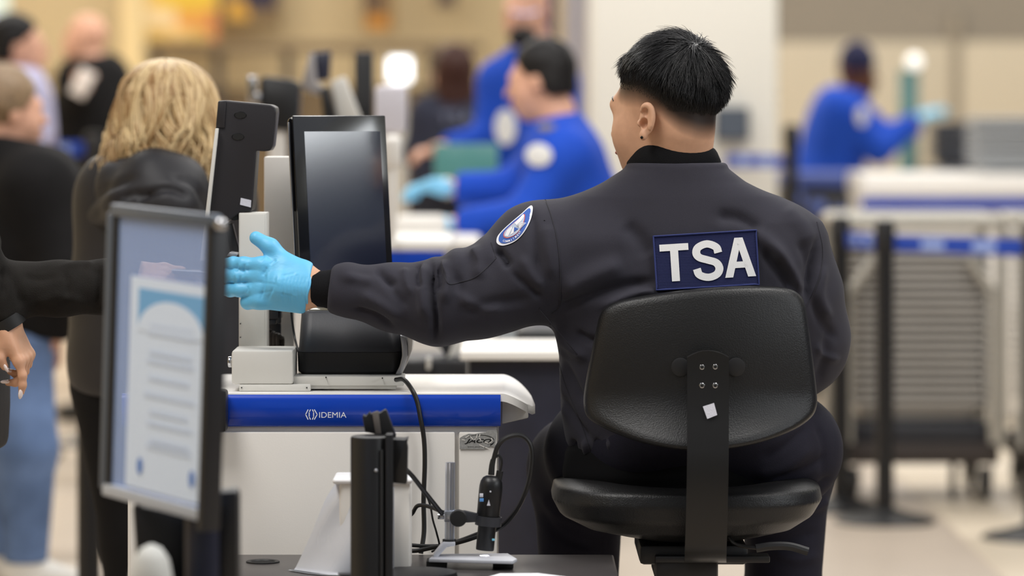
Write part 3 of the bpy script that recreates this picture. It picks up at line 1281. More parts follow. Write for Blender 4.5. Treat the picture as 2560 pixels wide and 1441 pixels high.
V = crease(V, Q, [(a, w * .92, h * 1.9) for a, w, h in FOLDS])
V = relax(V, Q, 1, .4)
jacket = obj('jacket', (V, Q), M_JACKET, off, sharp=None)
JB = bvh_of(V, Q)


def seam(pts, r=.0012, lift=.0002, m=M_JACKET, name='seam', parent=jacket, n=6):
    S = spline([(a, b, 0) for a, b in pts], 8)
    obj(name, tube([on_surface(JB, p.x, p.y, lift) for p in S], r, n, 1), m, parent)


M_SEAM = mat('jacket_seam', rgb(36, 35, 43), 0.85)
seam([(1358, 487), (1378, 540), (1394, 610), (1401, 690), (1399, 762), (1380, 784)], .0013, m=M_SEAM)
seam([(2042, 556), (2056, 620), (2052, 680), (2035, 730), (2012, 772)], .0013, m=M_SEAM)
seam([(1372, 800), (1392, 880), (1412, 960), (1450, 1050), (1478, 1135)], .0011, m=M_SEAM)
# arm pocket flap
PF = [(1228, 607), (1238, 640), (1236, 650), (1190, 692), (1150, 706), (1122, 710), (1112, 690), (1108, 674)]
seam(PF, .0011, m=M_SEAM, name='pocket_seam')
# collar of rib knit
col_v, col_f = [], []
nC = 48
cc = W(1683, 415, 6.845)
for j, (ro, ri, z) in enumerate([(.078, .076, -.020), (.0835, .082, -.002), (.0855, .080, .012), (.079, .073, .027), (.076, .072, .0315), (.072, .070, .030), (.071, .0705, .0), (.071, .0705, -.02)]):
    for i in range(nC):
        t = 2 * PI * i / nC
        back = -math.sin(t) * .5 + .5
        zz = cc.z + z + (.010 * back if z > .01 else 0) + (-.020 * (1 - back)) - .010 * max(0, -math.cos(t)) * (1 - back)
        col_v.append(Vector((cc.x + ro * math.cos(t) * 1.0, cc.y + ro * .95 * math.sin(t), zz)))
for j in range(7):
    for i in range(nC):
        k = (i + 1) % nC
        col_f.append((j * nC + i, j * nC + k, (j + 1) * nC + k, (j + 1) * nC + i))
obj('collar', (col_v, col_f), M_KNIT, off, sharp=None)
uv = [(Vector((cc.x + .004 + .0645 * math.cos(2 * PI * i / nC), cc.y + .064 * math.sin(2 * PI * i / nC), cc.z + .038 + .010 * (-math.sin(2 * PI * i / nC) * .5 + .5)))) for i in range(nC + 1)]
obj('shirt_collar', tube(uv, .0045, 8, 1, caps=False), M_ROYAL, off)
# knit cuff
cw = [W(838, 724, 6.80), W(812, 724, 6.80), W(783, 722, 6.80)]
prof = [(.036, 0), (.0345, .012), (.0325, .020), (.0315, .040), (.0300, .042), (.028, .040)]
obj('cuff', lathe(prof, 40, cw[0], (cw[2] - cw[0]).normalized(), caps=False), M_KNIT, off, sharp=None)
# glove with a rolled beaded edge
glove_f = s_int(.003, s_off(su(.012, hand_l, s_cap(HW + Vector((.03, 0, -.002)), HW + Vector((-.05, 0, .004)), .0275, .032)), .0022), s_plane(W(773, 722, 6.80), (1, 0, -.16)))
Vg, Qg = nets(glove_f, np.array(HW) - np.array([.22, .08, .09]), np.array(HW) + np.array([.04, .06, .11]), .0019)
GF = []
for i in range(7):
    x = 762 - i * 9
    GF.append(([(x + 6, 690), (x - 2, 720), (x + 4, 760)], 3.0, -.0012))
for (x0, y0, x1, y1) in [(690, 690, 670, 750), (665, 680, 652, 752), (640, 705, 700, 712), (645, 735, 690, 728), (655, 690, 668, 668), (700, 735, 735, 742), (705, 690, 740, 684), (610, 660, 608, 682), (592, 660, 590, 680),
                         (600, 690, 598, 708), (585, 690, 584, 708), (618, 715, 616, 732), (660, 640, 650, 650), (690, 650, 672, 662)]:
    GF.append(([(x0, y0), ((x0 + x1) / 2 + 2, (y0 + y1) / 2), (x1, y1)], 3.2, -.0013))
    GF.append(([(x0 + 6, y0), ((x0 + x1) / 2 + 8, (y0 + y1) / 2), (x1 + 6, y1)], 3.2, .0008))
Vg = crease(Vg, Qg, GF, -.2)
glv = obj('glove', (Vg, Qg), M_GLOVE, off, sharp=None)
gw = W(773, 722, 6.80) + Vector((.0, 0, -.001))
beads = [gw + Vector((.0012 * math.sin(5 * t) + .16 * math.sin(t) * .031, math.cos(t) * .0300, math.sin(t) * .0308)) for t in [2 * PI * i / 40 for i in range(41)]]
obj('glove_edge', tube(beads, .0022, 8, 1, caps=False), M_GLOVE, glv)

# -------- lower half
shirt_hem = s_loft([(.70, .095, .515, 6.775, 7.0), (.74, .09, .515, 6.762, 7.0), (.80, .098, .51, 6.768, 7.0)], 2.5, .02)
V, Q = nets(shirt_hem, (.05, 6.7, .66), (.56, 7.1, .86), .006)
obj('undershirt', (V, Q), M_BLACKCLOTH, off, sharp=None)
tr = su(.04, pelvis, legs_f)
tr = s_int(.01, tr, s_plane((0, 0, .10), (0, 0, -1)))
V, Q = nets(tr, (-.02, 6.6, .06), (.68, 7.4, .96), .0055)
TF = [([(1900, 1150), (1960, 1120), (2030, 1060)], 12, -.006), ([(1880, 1190), (1960, 1170), (2040, 1110)], 14, .006), ([(1930, 1200), (2000, 1180), (2070, 1140)], 10, -.005),
      ([(2000, 1240), (2040, 1220), (2080, 1190)], 10, -.006), ([(1990, 1280), (2040, 1270), (2075, 1250)], 10, .006), ([(2040, 1060), (2060, 1120), (2055, 1190)], 10, -.004),
      ([(1350, 1230), (1400, 1290), (1500, 1330)], 14, .006), ([(1345, 1280), (1400, 1340), (1480, 1370)], 12, -.006), ([(1880, 1340), (1960, 1350), (2050, 1330)], 14, -.006), ([(1930, 1380), (1990, 1400), (2050, 1390)], 12, .005)]
V = crease(V, Q, TF)
trs = obj('trousers', (V, Q), M_TROUSER, off, sharp=None)
for lg in (leg_r, leg_l):
    a = lg[-1][0]
    sh = su(.03, s_ell((a.x, a.y + .07, .05), (.048, .135, .048)), s_cap((a.x, a.y, .05), (a.x, a.y, .14), .055))
    sh = s_int(.004, sh, s_plane((0, 0, .003), (0, 0, -1)))
    V, Q = nets(sh, (a.x - .1, a.y - .12, -.02), (a.x + .1, a.y + .25, .24), .007)
    obj('boot', (V, Q), M_KNIT, off, sharp=None)

# -------- back patch with its lettering
PC = [(1632, 590), (1891, 574), (1899, 712), (1641, 727)]


def patch_px(u, v):
    a = np.array(PC[0]) * (1 - u) + np.array(PC[1]) * u
    b = np.array(PC[3]) * (1 - u) + np.array(PC[2]) * u
    return a * (1 - v) + b * v


PZ = {}


def patch_pt(u, v, lift):
    q = patch_px(u, v)
    return on_surface(JB, q[0], q[1], .004 + lift)


# smooth depth field under the patch so it lies flat like stiff cloth
us = [(i / 8, j / 5) for i in range(9) for j in range(6)]
Aq = np.array([[1, u, v, u * u, u * v, v * v] for u, v in us])
Dq = np.array([on_surface(JB, *patch_px(u, v), 0).y for u, v in us])
cf = np.linalg.lstsq(Aq, Dq, rcond=None)[0]
bias = (np.maximum(Aq @ cf - Dq, 0)).max()


def patch_w(u, v, lift):
    q = patch_px(u, v)
    Yd = float(np.dot([1, u, v, u * u, u * v, v * v], cf)) - bias - lift
    return W(q[0], q[1], Yd)


gv, gf = grid(lambda u, v: patch_w(u, v, .0022), 28, 16)
n0 = len(gv)
gv2, _ = grid(lambda u, v: patch_w(u, v, -.004), 28, 16)
rimi = [i for i in range(28)] + [28 * j + 27 for j in range(1, 16)] + [28 * 15 + i for i in range(26, -1, -1)] + [28 * j for j in range(14, 0, -1)]
gf = gf + [(rimi[i], rimi[(i + 1) % len(rimi)], rimi[(i + 1) % len(rimi)] + n0, rimi[i] + n0) for i in range(len(rimi))]
patch = obj('back_patch', (gv + gv2, gf), M_PATCH, off, sharp=40)
loop = [patch_w(u, v, .003) for u, v in [(i / 20, .012) for i in range(21)] + [(.995, j / 12) for j in range(1, 13)] + [(1 - i / 20, .99) for i in range(1, 21)] + [(.005, 1 - j / 12) for j in range(1, 13)]]
obj('patch_edge', tube(loop, .0016, 6, 1), M_PATCHEDGE, patch)
def ribbon(path, w):
    P = [np.array((p.x, p.y)) for p in spline([(x, y, 0) for x, y in path], 5)]
    vs, fs = [], []
    for i, p in enumerate(P):
        d = P[min(i + 1, len(P) - 1)] - P[max(i - 1, 0)]
        d = d / np.linalg.norm(d)
        nn = np.array([-d[1], d[0]]) * w / 2
        for k in range(5):
            vs.append(Vector((*(p + nn * (1 - k / 2)), 0)))
    for i in range(len(P) - 1):
        for k in range(4):
            fs.append((i * 5 + k, i * 5 + k + 1, i * 5 + k + 6, i * 5 + k + 5))
    return vs, fs


def flat(*polys):
    vs, fs = [], []
    for pl in polys:
        k = len(vs)
        vs += [Vector((x, y, 0)) for x, y in pl]
        fs.append(tuple(range(k, k + len(pl))))
    return subdiv_long((vs, fs), 16)


LETT = {
    'T': (72, 110, flat([(0, 0), (72, 0), (72, 20), (0, 20)], [(26, 20), (46, 20), (46, 110), (26, 110)]), (.056, .335, .170, .850)),
    'S': (77, 112, ribbon([(66, 36), (61, 20), (39, 10), (17, 18), (11, 33), (18, 46), (39, 54.5), (59, 63), (66.5, 79), (59, 95), (38, 102), (16, 94), (10, 77)], 20), (.365, .662, .140, .880)),
    'A': (79, 112, flat([(0, 112), (20.5, 112), (46, 8), (39.5, 0), (29, 0)], [(58.5, 112), (79, 112), (50, 0), (39.5, 0), (33, 8)], [(24, 68), (55, 68), (59.5, 86), (19.5, 86)]), (.672, .972, .128, .842)),
}
for ch, (lw, lh, g, (u0, u1, v0, v1)) in LETT.items():
    pts = [patch_w(u0 + p.x / lw * (u1 - u0), v0 + p.y / lh * (v1 - v0), .0036) for p in g[0]]
    obj('letter', (pts, g[1]), M_EMBROID, patch, smooth=False)

# -------- sleeve crest
CO = [(1329, 514), (1332, 522), (1328, 545), (1318, 568), (1303, 590), (1285, 605), (1265, 613), (1252, 614), (1243, 609), (1241, 601), (1245, 589), (1259, 573), (1281, 553), (1305, 533), (1321, 518)]
CO = [(p.x, p.y) for p in closed_spline([(a, b, 0) for a, b in CO], 4)]
ccx, ccy = 1288, 568


def crest_poly(pts, lift):
    """fan from the centroid, lying on the sleeve"""
    cx = sum(p[0] for p in pts) / len(pts)
    cy = sum(p[1] for p in pts) / len(pts)
    vs, fs = [on_surface(JB, cx, cy, lift, inward=(1315, 600))], []
    rings = (.35, .7, 1.0)
    for r in rings:
        for x, y in pts:
            vs.append(on_surface(JB, cx + (x - cx) * r, cy + (y - cy) * r, lift, inward=(1315, 600)))
    n = len(pts)
    for i in range(n):
        k = (i + 1) % n
        fs.append((0, 1 + k, 1 + i))
        for j in range(2):
            fs.append((1 + j * n + i, 1 + j * n + k, 1 + (j + 1) * n + k, 1 + (j + 1) * n + i))
    return vs, fs


def inset(pts, k, dx=0, dy=0):
    cx = sum(p[0] for p in pts) / len(pts) + dx
    cy = sum(p[1] for p in pts) / len(pts) + dy
    return [(cx + (x - cx) * k, cy + (y - cy) * k) for x, y in pts]


crest = obj('sleeve_crest', crest_poly(CO, .0022), M_CREST_WHITE, off, sharp=None)
obj('crest_field', crest_poly(inset(CO, .88), .0032), M_CREST_BLUE, crest, sharp=None)
obj('crest_ring', crest_poly(inset(CO, .60, -3, -2), .0040), M_CREST_RED, crest, sharp=None)
obj('crest_disc', crest_poly(inset(CO, .555, -3, -2), .0046), M_CREST_GREY, crest, sharp=None)
for pts in ([(1286, 558), (1299, 545), (1308, 535), (1311, 540), (1303, 552), (1292, 563)],):
    obj('eagle', crest_poly(pts, .0054), M_CREST_WHITE, crest, sharp=None)
for i in range(6):
    x0, y0 = 1291 - i * .4, 556 + i * 2.1
    obj('wing_feather', crest_poly([(x0, y0), (x0 + 10, y0 + .2), (x0 + 24 - i * 2.2, y0 + 1.6 + i * .5), (x0 + 23 - i * 2.2, y0 + 3 + i * .5), (x0 + 9, y0 + 1.9)], .0054), M_CREST_WHITE, crest, sharp=None)
for pts in ([(1262, 590), (1268, 575), (1280, 566), (1280, 572), (1270, 591)], [(1275, 588), (1281, 572), (1285, 567), (1284, 582)]):
    obj('shield_panel', crest_poly(pts, .0054), M_CREST_WHITE, crest, sharp=None)
obj('shield_panel', crest_poly([(1285, 580), (1286, 568), (1296, 572)], .0056), M_CREST_BLUE, crest, sharp=None)
path = spline([(1257, 602, 0), (1268, 603.5, 0), (1282, 598, 0), (1295, 587, 0), (1302, 577, 0)], 10)
word = 'COMMITMENT'
for i, ch in enumerate(word):
    t = (i + .5) / len(word) * (len(path) - 2)
    k = int(t)
    p = path[k].lerp(path[k + 1], t - k)
    dv = (path[k + 1] - path[k]).normalized()
    g = fit(text_geo(ch, 1, 0, .02), 4.4 if ch == 'M' else 1.1 if ch == 'I' else 3.5, 5.2)
    g = subdiv_long(g, 3)
    pts = []
    for v in g[0]:
        pts.append(on_surface(JB, p.x + v.x * dv.x + v.y * dv.y, p.y + v.x * dv.y - v.y * dv.x, .0045))
    obj('crest_letter', (pts, g[1]), M_CREST_WHITE, crest, smooth=False)

# ================================================================ task chair
M_PU = mat('black_polyurethane', rgb(17, 17, 18), 0.42, spec=0.45, bump=(420, 0.30))
M_STEEL = mat('black_painted_steel', rgb(19, 18, 18), 0.38, spec=0.45, bump=(90, 0.03))
M_CHROME = mat('chrome', rgb(190, 190, 192), 0.15, metal=1.0)
M_DARKPLASTIC = mat('dark_plastic', rgb(22, 22, 24), 0.5)
M_STICKER = mat('pale_sticker', rgb(205, 205, 215), 0.7, bump=(300, .3))
M_RUBBER = mat('black_rubber', rgb(14, 14, 15), 0.6)

chair = thing('task_chair', 'black swivel chair with moulded backrest on a flat steel spine under the seated officer', 'chair', (.31, 6.9, 0))
BO = [(1520, 766), (1560, 750), (1660, 733), (1760, 722), (1880, 716), (1960, 720), (1996, 736), (2012, 764), (2021, 820), (2032, 905), (2041, 985), (2040, 1018), (2026, 1045), (1985, 1074), (1915, 1102), (1840, 1119), (1765, 1126),
      (1690, 1123), (1610, 1108), (1540, 1084), (1485, 1056), (1465, 1034), (1460, 1000), (1466, 950), (1478, 890), (1490, 830), (1502, 785)]
BO = [(p.x, p.y) for p in closed_spline([(a, b, 0) for a, b in BO], 4)]
bcx, bcy = 1752, 925


def back_y(x, y, edge):
    """distance of the shell's rear surface; edge 0 at rim .. 1 inside"""
    u = (x - bcx) / 290
    v = (y - bcy) / 205
    yb = 6.612 + .050 * u * u                       # wraps forward at the sides
    lip = max(0.0, (v - .25) / .75)
    yb -= .045 * lip ** 1.6                          # lower lip swells backwards
    yb += .020 * max(0, -v) ** 2
    return yb


vs, fs = [], []
n = len(BO)
levels = [(1.0, .034), (1.004, .022), (1.0, .012), (.985, .003), (.95, .0), (.88, .0), (.78, .0), (.66, .0), (.52, .0), (.38, .0), (.24, .0), (.1, .0)]
for k, (sc, dy) in enumerate(levels):
    for x, y in BO:
        xx, yy = bcx + (x - bcx) * sc, bcy + (y - bcy) * sc
        p = W(xx, yy, back_y(xx, yy, 0) + dy)
        vs.append(p)
    if k:
        for i in range(n):
            j = (i + 1) % n
            fs.append(((k - 1) * n + i, (k - 1) * n + j, k * n + j, k * n + i))
fs.append(tuple((len(levels) - 1) * n + i for i in range(n)))
# front side cushion
m0 = len(vs)
for k, (sc, dy) in enumerate([(.99, .046), (.93, .056), (.7, .060), (.35, .060)]):
    for x, y in BO:
        xx, yy = bcx + (x - bcx) * sc, bcy + (y - bcy) * sc
        vs.append(W(xx, yy, back_y(xx, yy, 0) * .35 + 6.64 * .65 + dy - .012))
    a0 = 0 if k == 0 else m0 + (k - 1) * n
    for i in range(n):
        j = (i + 1) % n
        fs.append((a0 + j, a0 + i, m0 + k * n + i, m0 + k * n + j))
fs.append(tuple(m0 + 3 * n + i for i in range(n - 1, -1, -1)))
back = obj('backrest', (vs, fs), M_PU, chair, sharp=None)
# steel spine: plate that drops, then curves under the seat
S = [(883, 6.578, .0), (905, 6.578, 0), (960, 6.574, 0), (1060, 6.562, 0), (1130, 6.545, 0), (1200, 6.54, -1), (1290, 6.545, -3), (1360, 6.56, -5), (1395, 6.59, -6), (1407, 6.64, -6), (1408, 6.72, -6)]
vs, fs = [], []
NX = 9
for i, (py, Y, sh) in enumerate(S):
    for j in range(NX):
        t = j / (NX - 1)
        x = 1718 + sh + t * 104
        yy = py
        if i == 0:
            yy = 883 + 12 * (2 * t - 1) ** 2 * 1.4 - 5
        vs.append(W(x, yy, Y))
for i in range(len(S) - 1):
    for j in range(NX - 1):
        fs.append((i * NX + j, i * NX + j + 1, (i + 1) * NX + j + 1, (i + 1) * NX + j))
n0 = len(vs)
vs += [p + Vector((0, .006, .0015)) for p in vs]
fs += [tuple(n0 + a for a in reversed(f)) for f in fs]
L = len(S)
per = [j for j in range(NX)] + [i * NX + NX - 1 for i in range(1, L)] + [(L - 1) * NX + j for j in range(NX - 2, -1, -1)] + [i * NX for i in range(L - 2, 0, -1)]
fs += [(per[i], per[i] + n0, per[(i + 1) % len(per)] + n0, per[(i + 1) % len(per)]) for i in range(len(per))]
spine = obj('spine', (vs, fs), M_STEEL, chair, sharp=50)
for x, y in ((1755, 919), (1788, 918), (1755, 965), (1788, 965)):
    p = W(x, y, 6.578 if y < 940 else 6.5735)
    b = obj('bolt', lathe([(.0052, 0), (.0052, .0012), (.0042, .0024), (.0026, .0026), (.0022, .0010)], 16, p + Vector((0, .001, 0)), (0, -1, 0)), M_CHROME, spine)
    obj('bolt_socket', cyl(p + Vector((0, -.0002, 0)), p + Vector((0, -.0012, 0)), .0024, n=6), M_RUBBER, b)
sp = [W(1757, 1017, 6.5655), W(1785, 1008, 6.5655), W(1793, 1038, 6.5615), W(1768, 1048, 6.5615)]
obj('sticker', prism(sp, (0, -.0012, 0)), M_STICKER, spine)
for x in (1701, 1840):
    obj('adjuster_cap', lathe([(.016, 0), (.016, .0012), (.013, .002), (.0005, .0022)], 24, W(x, 918, 6.613), (0, -1, 0)), M_DARKPLASTIC, back)
# seat cushion
so = su(.03, s_loft([(.632, .22, .42, 6.70, 7.05), (.650, .13, .50, 6.67, 7.10), (.672, .085, .535, 6.65, 7.13), (.70, .070, .552, 6.645, 7.14), (.722, .075, .548, 6.65, 7.14), (.735, .09, .535, 6.67, 7.13)], 3.2, .018))
dip = s_ell((.31, 6.93, .80), (.20, .30, .10))
so = s_sub(.03, so, dip)
V, Q = nets(so, (.03, 6.6, .60), (.59, 7.2, .76), .005)
obj('seat', (V, Q), M_PU, chair, sharp=None)
# mechanism
mech = join(box((.318, 6.86, .610), (.19, .28, .035), .008), box((.305, 6.80, .585), (.11, .2, .05), .01), box((.35, 6.72, .605), (.20, .05, .012), .003))
obj('mechanism', mech, M_DARKPLASTIC, chair)
obj('gas_column', join(cyl((.314, 6.80, .57), (.314, 6.80, .36), .016, n=24), cyl((.314, 6.80, .36), (.314, 6.80, .10), .026, n=24)), M_STEEL, chair)
lv = [W(1822, 1345, 6.68), W(1840, 1362, 6.67), W(1880, 1370, 6.66), W(1915, 1370, 6.66)]
lev = obj('lever', tube(lv, .0035, 8), M_STEEL, chair)
obj('lever_grip', tube([W(1890, 1372, 6.66), W(1930, 1366, 6.66), W(1975, 1367, 6.66), W(2020, 1380, 6.66)], .0075, 10), M_DARKPLASTIC, lev)
for k in range(5):
    a = 2 * PI * k / 5 + .4
    e = Vector((.314 + .30 * math.cos(a), 6.80 + .30 * math.sin(a), .075))
    lg = obj('base_leg', tube([(.314, 6.80, .125), Vector((.314, 6.80, .115)).lerp(e, .5), e], [.026, .016], 10, 4), M_DARKPLASTIC, chair)
    obj('castor', cyl((e.x - .012, e.y, .028), (e.x + .012, e.y, .028), .027, n=20, bev=.004), M_RUBBER, lg)
obj('foot_ring', tube([Vector((.314 + .21 * math.cos(2 * PI * i / 32), 6.80 + .21 * math.sin(2 * PI * i / 32), .27)) for i in range(33)], .011, 10, 1, caps=False), M_CHROME, chair)
for k in range(3):
    a = 2 * PI * k / 3
    obj('ring_spoke', tube([(.314 + .02 * math.cos(a), 6.80 + .02 * math.sin(a), .29), (.314 + .21 * math.cos(a), 6.80 + .21 * math.sin(a), .27)], .007, 8, 1), M_CHROME, chair)

# ================================================================ kiosk in front of the officer
M_WHITE = mat('white_powder_coat', rgb(222, 218, 212), 0.45, spec=0.4, bump=(500, 0.04))
M_WHITETOP = mat('white_laminate', rgb(240, 238, 234), 0.3, spec=0.5)
M_BLUE = mat('blue_enamel', rgb(0, 60, 176), 0.25, spec=0.4, coat=0.35)
M_OFFWHITE = mat('grey_white_casing', rgb(206, 204, 198), 0.5)
M_GLOSS = mat('gloss_black', rgb(10, 10, 12), 0.08, spec=0.6)
M_SCREEN = mat('display_glass', rgb(18, 26, 46), 0.10, spec=0.6, ior=2.2)  # navy base tint stands in for the blue reflected in the display
M_BEZEL = mat('display_bezel', rgb(20, 21, 23), 0.14, spec=0.55, ior=2.0)
M_DGREY = mat('dark_grey_casing', rgb(48, 49, 54), 0.42, spec=0.45, bump=(300, .06))
M_BLACKCASE = mat('black_casing', rgb(20, 20, 22), 0.4, spec=0.45, bump=(350, .08))
M_SILVER = mat('silver_plastic', rgb(170, 172, 178), 0.35, metal=0.5)
M_CABLE = mat('black_cable', rgb(14, 14, 15), 0.42, spec=0.5)
M_ALU = mat('brushed_aluminium', rgb(190, 194, 204), 0.28, metal=0.9)
M_TABLE = mat('dark_table_laminate', rgb(66, 62, 62), 0.35, spec=0.5, bump=(120, .08), var=(12, .06))
M_LOGO = mat('logo_white', rgb(225, 232, 245), 0.5)

KY = 6.75
KTOP = W(0, 985, KY).z
kiosk = thing('kiosk', 'white kiosk cabinet with a blue enamel front band and rounded counter', 'kiosk', (W(780, 0, KY).x, 7.0, 0))
a, b = W(310, 985, KY), W(1250, 985, KY)
zb = W(0, 1067, KY).z
body = obj('cabinet', box(((a.x + b.x) / 2, (KY + .012 + 7.22) / 2, zb / 2 + .005), (b.x - a.x - .01, 7.22 - KY - .012, zb + .03 - .04), .004), M_WHITE, kiosk)
sx = W(1140, 0, KY).x
obj('door_panel', box(((a.x + sx) / 2 + .004, KY + .008, zb / 2 + .02), (sx - a.x - .012, .014, zb - .06), .003), M_WHITE, kiosk)
obj('side_panel', box(((sx + b.x) / 2, KY + .008, zb / 2 + .02), (b.x - sx - .010, .014, zb - .06), .003), M_WHITE, kiosk)
# blue band with a rolled top edge
prof = [(KY + .022, KTOP - .001), (KY + .010, KTOP), (KY + .004, KTOP - .002), (KY, KTOP - .010), (KY, zb + .003), (KY + .003, zb), (KY + .022, zb)]
vs, fs = [], []
for x in (a.x - .004, b.x + .001):
    vs += [Vector((x, y, z)) for y, z in prof]
n = len(prof)
for i in range(n - 1):
    fs.append((i, i + 1, n + i + 1, n + i))
fs += [tuple(range(n - 1, -1, -1)), tuple(range(n, 2 * n)), (n - 1, 0, n, 2 * n - 1)]
band = obj('blue_band', (vs, fs), M_BLUE, kiosk, sharp=50)
obj('side_band', box((b.x - .004, KY + .25, (KTOP + zb) / 2 - .009), (.006, .44, KTOP - zb - .018), .001), M_BLUE, kiosk)
g = fit(text_geo('IDEMIA', 1, 0.0), W(866, 0, KY).x - W(798, 0, KY).x, .0098)
lc = W(832, 1038, KY - .0006)
obj('lettering', ([Vector((lc.x + p.x, KY - .0006, lc.z + p.y)) for p in g[0]], g[1]), M_LOGO, band, smooth=False)


def stroke(pts, w, Y, m, parent, name):
    for i in range(len(pts) - 1):
        p, q = np.array(pts[i], float), np.array(pts[i + 1], float)
        d = (q - p) / np.linalg.norm(q - p)
        nn = np.array([-d[1], d[0]]) * w / 2
        quad = [p + nn - d * w * .3, q + nn + d * w * .3, q - nn + d * w * .3, p - nn - d * w * .3]
        yield [W(x, y, Y) for x, y in quad]


lv, lf = [], []
for pts in ([(770, 1025), (764, 1037), (770, 1049)], [(776, 1025), (773, 1031), (773, 1043), (776, 1049)], [(781, 1025), (784, 1031), (784, 1043), (781, 1049)], [(786, 1025), (793, 1037), (786, 1049)]):
    for qd in stroke(pts, 2.4, KY - .0006, None, None, ''):
        k = len(lv)
        lv += qd
        lf.append((k, k + 1, k + 2, k + 3))
obj('logo_mark', (lv, lf), M_LOGO, band, smooth=False)
# counter top with a drooping rounded end
xa, xm, xe = a.x + .005, W(1256, 0, KY).x, W(1338, 0, 6.86).x


def top_pt(u, v, dz):
    x = xa + (xe - xa) * u
    t = max(0, (x - xm) / (xe - xm))
    y0, y1 = KY + .004, 7.235
    r = math.sqrt(max(0, 1 - t ** 2.6))
    ym = 6.93
    y0 = ym + (y0 - ym) * (r * .82 + .18 if t < 1 else .1)
    y1 = ym + (y1 - ym) * (r * .95 + .05)
    z = KTOP - .004 - .034 * t ** 1.5 + dz
    return Vector((x, y0 + (y1 - y0) * v, z))


us = [0, .2, .4, .6, .8] + [.84 + .16 * i / 20 for i in range(21)]
vs, fs = [], []
NV = 12
for s_, dz in ((0, 0.004), (1, -.010)):
    for u in us:
        for j in range(NV):
            vs.append(top_pt(u, j / (NV - 1), dz))
nu = len(us)
o0 = nu * NV
for i in range(nu - 1):
    for j in range(NV - 1):
        q = (i * NV + j, (i + 1) * NV + j, (i + 1) * NV + j + 1, i * NV + j + 1)
        fs.append(q)
        fs.append(tuple(o0 + k for k in reversed(q)))
per = [i * NV for i in range(nu)] + [(nu - 1) * NV + j for j in range(1, NV)] + [i * NV + NV - 1 for i in range(nu - 2, -1, -1)] + [j for j in range(NV - 2, 0, -1)]
fs += [(per[(i + 1) % len(per)], per[i], per[i] + o0, per[(i + 1) % len(per)] + o0) for i in range(len(per))]
obj('counter_top', (vs, fs), M_WHITETOP, kiosk, sharp=55)
obj('end_bracket', pprism([(1254, 990), (1300, 1000), (1318, 1012), (1322, 1046), (1254, 1061)], 6.79, 7.1, .003), M_OFFWHITE, kiosk)
# torn maker's sticker on the side panel
SY = KY - .0002
M_STK = mat('silver_sticker', rgb(150, 150, 148), 0.45, spec=0.5, var=(260, .18))
st = obj('maker_sticker', prism([W(x, y, SY) for x, y in ((1149, 1096), (1158, 1090), (1172, 1085), (1185, 1086), (1199, 1083), (1216, 1081), (1217, 1077), (1230, 1076), (1242, 1076), (1241, 1098), (1238, 1112), (1240, 1119), (1226, 1116), (1215, 1122), (1208, 1124), (1149, 1124))], (0, -.0006, 0)), M_STK, body, smooth=False)
M_INK = mat('sticker_ink', rgb(16, 16, 17), 0.5)
g = fit(text_geo('JACO', 1, 0, .03, shear=.35), W(1228, 0, SY).x - W(1161, 0, SY).x, .0092)
c = W(1195, 1104.5, SY - .001)
obj('sticker_lettering', ([Vector((c.x + p.x, SY - .001, c.z + p.y)) for p in g[0]], g[1]), M_INK, st, smooth=False)
arc = [W(1198 + 38 * math.cos(t), 1103 - 15 * math.sin(t), SY - .001) for t in [math.radians(165 - i * 11) for i in range(20)]]
av, af = [], []
for i in range(len(arc)):
    w = .0006 + .0024 * (i / len(arc)) ** 2
    av += [arc[i] + Vector((0, 0, w / 2)), arc[i] - Vector((0, 0, w / 2))]
af = [(2 * i, 2 * i + 2, 2 * i + 3, 2 * i + 1) for i in range(len(arc) - 1)]
obj('sticker_arc', (av, af), M_INK, st, smooth=False)
g = fit(text_geo('www.jaco', 1, 0), .022, .0034)
c = W(1184, 1118, SY - .001)
obj('sticker_lettering', ([Vector((c.x + p.x, SY - .001, c.z + p.y)) for p in g[0]], g[1]), mat('sticker_ink_faint', rgb(58, 56, 52), .5), st, smooth=False)
for pts in ([(1164, 1095), (1172, 1090)], [(1176, 1092), (1184, 1101), (1190, 1097), (1193, 1087)], [(1199, 1113), (1212, 1119), (1224, 1123)], [(1212, 1106), (1222, 1109), (1231, 1104), (1229, 1096)], [(1155, 1100), (1162, 1101)], [(1200, 1086), (1198, 1094), (1202, 1102)]):
    tv, tf = [], []
    for qd in stroke(pts, 2.2, SY - .0012, None, None, ''):
        k = len(tv)
        tv += qd
        tf.append((k, k + 1, k + 2, k + 3))
    obj('sticker_tear', (tv, tf), M_WHITE, st, smooth=False)
# rear post of the kiosk carrying the screens
obj('rear_post', pbox(660, 735, 392, 900, 7.12, 7.20, .003), M_WHITE, kiosk)
obj('socket_box', pbox(478, 566, 977, 1082, 6.70, 6.748, .006), M_BLACKCASE, kiosk)

# ---------------------------------------------------------------- display turned towards the officer
mon = thing('monitor', 'glossy black portrait monitor tilted back behind the gloved arm', 'monitor', W(868, 950, 7.04))
RM = Rz(30) @ Rx(-6)
MW_, MH, MT = .190, .305, .032
mc = W(858, 497, 7.02) + RM @ Vector((0, MT / 2, 0))


def mbox(c, s, bev):
    return box(mc + RM @ Vector(c), s, bev, RM)


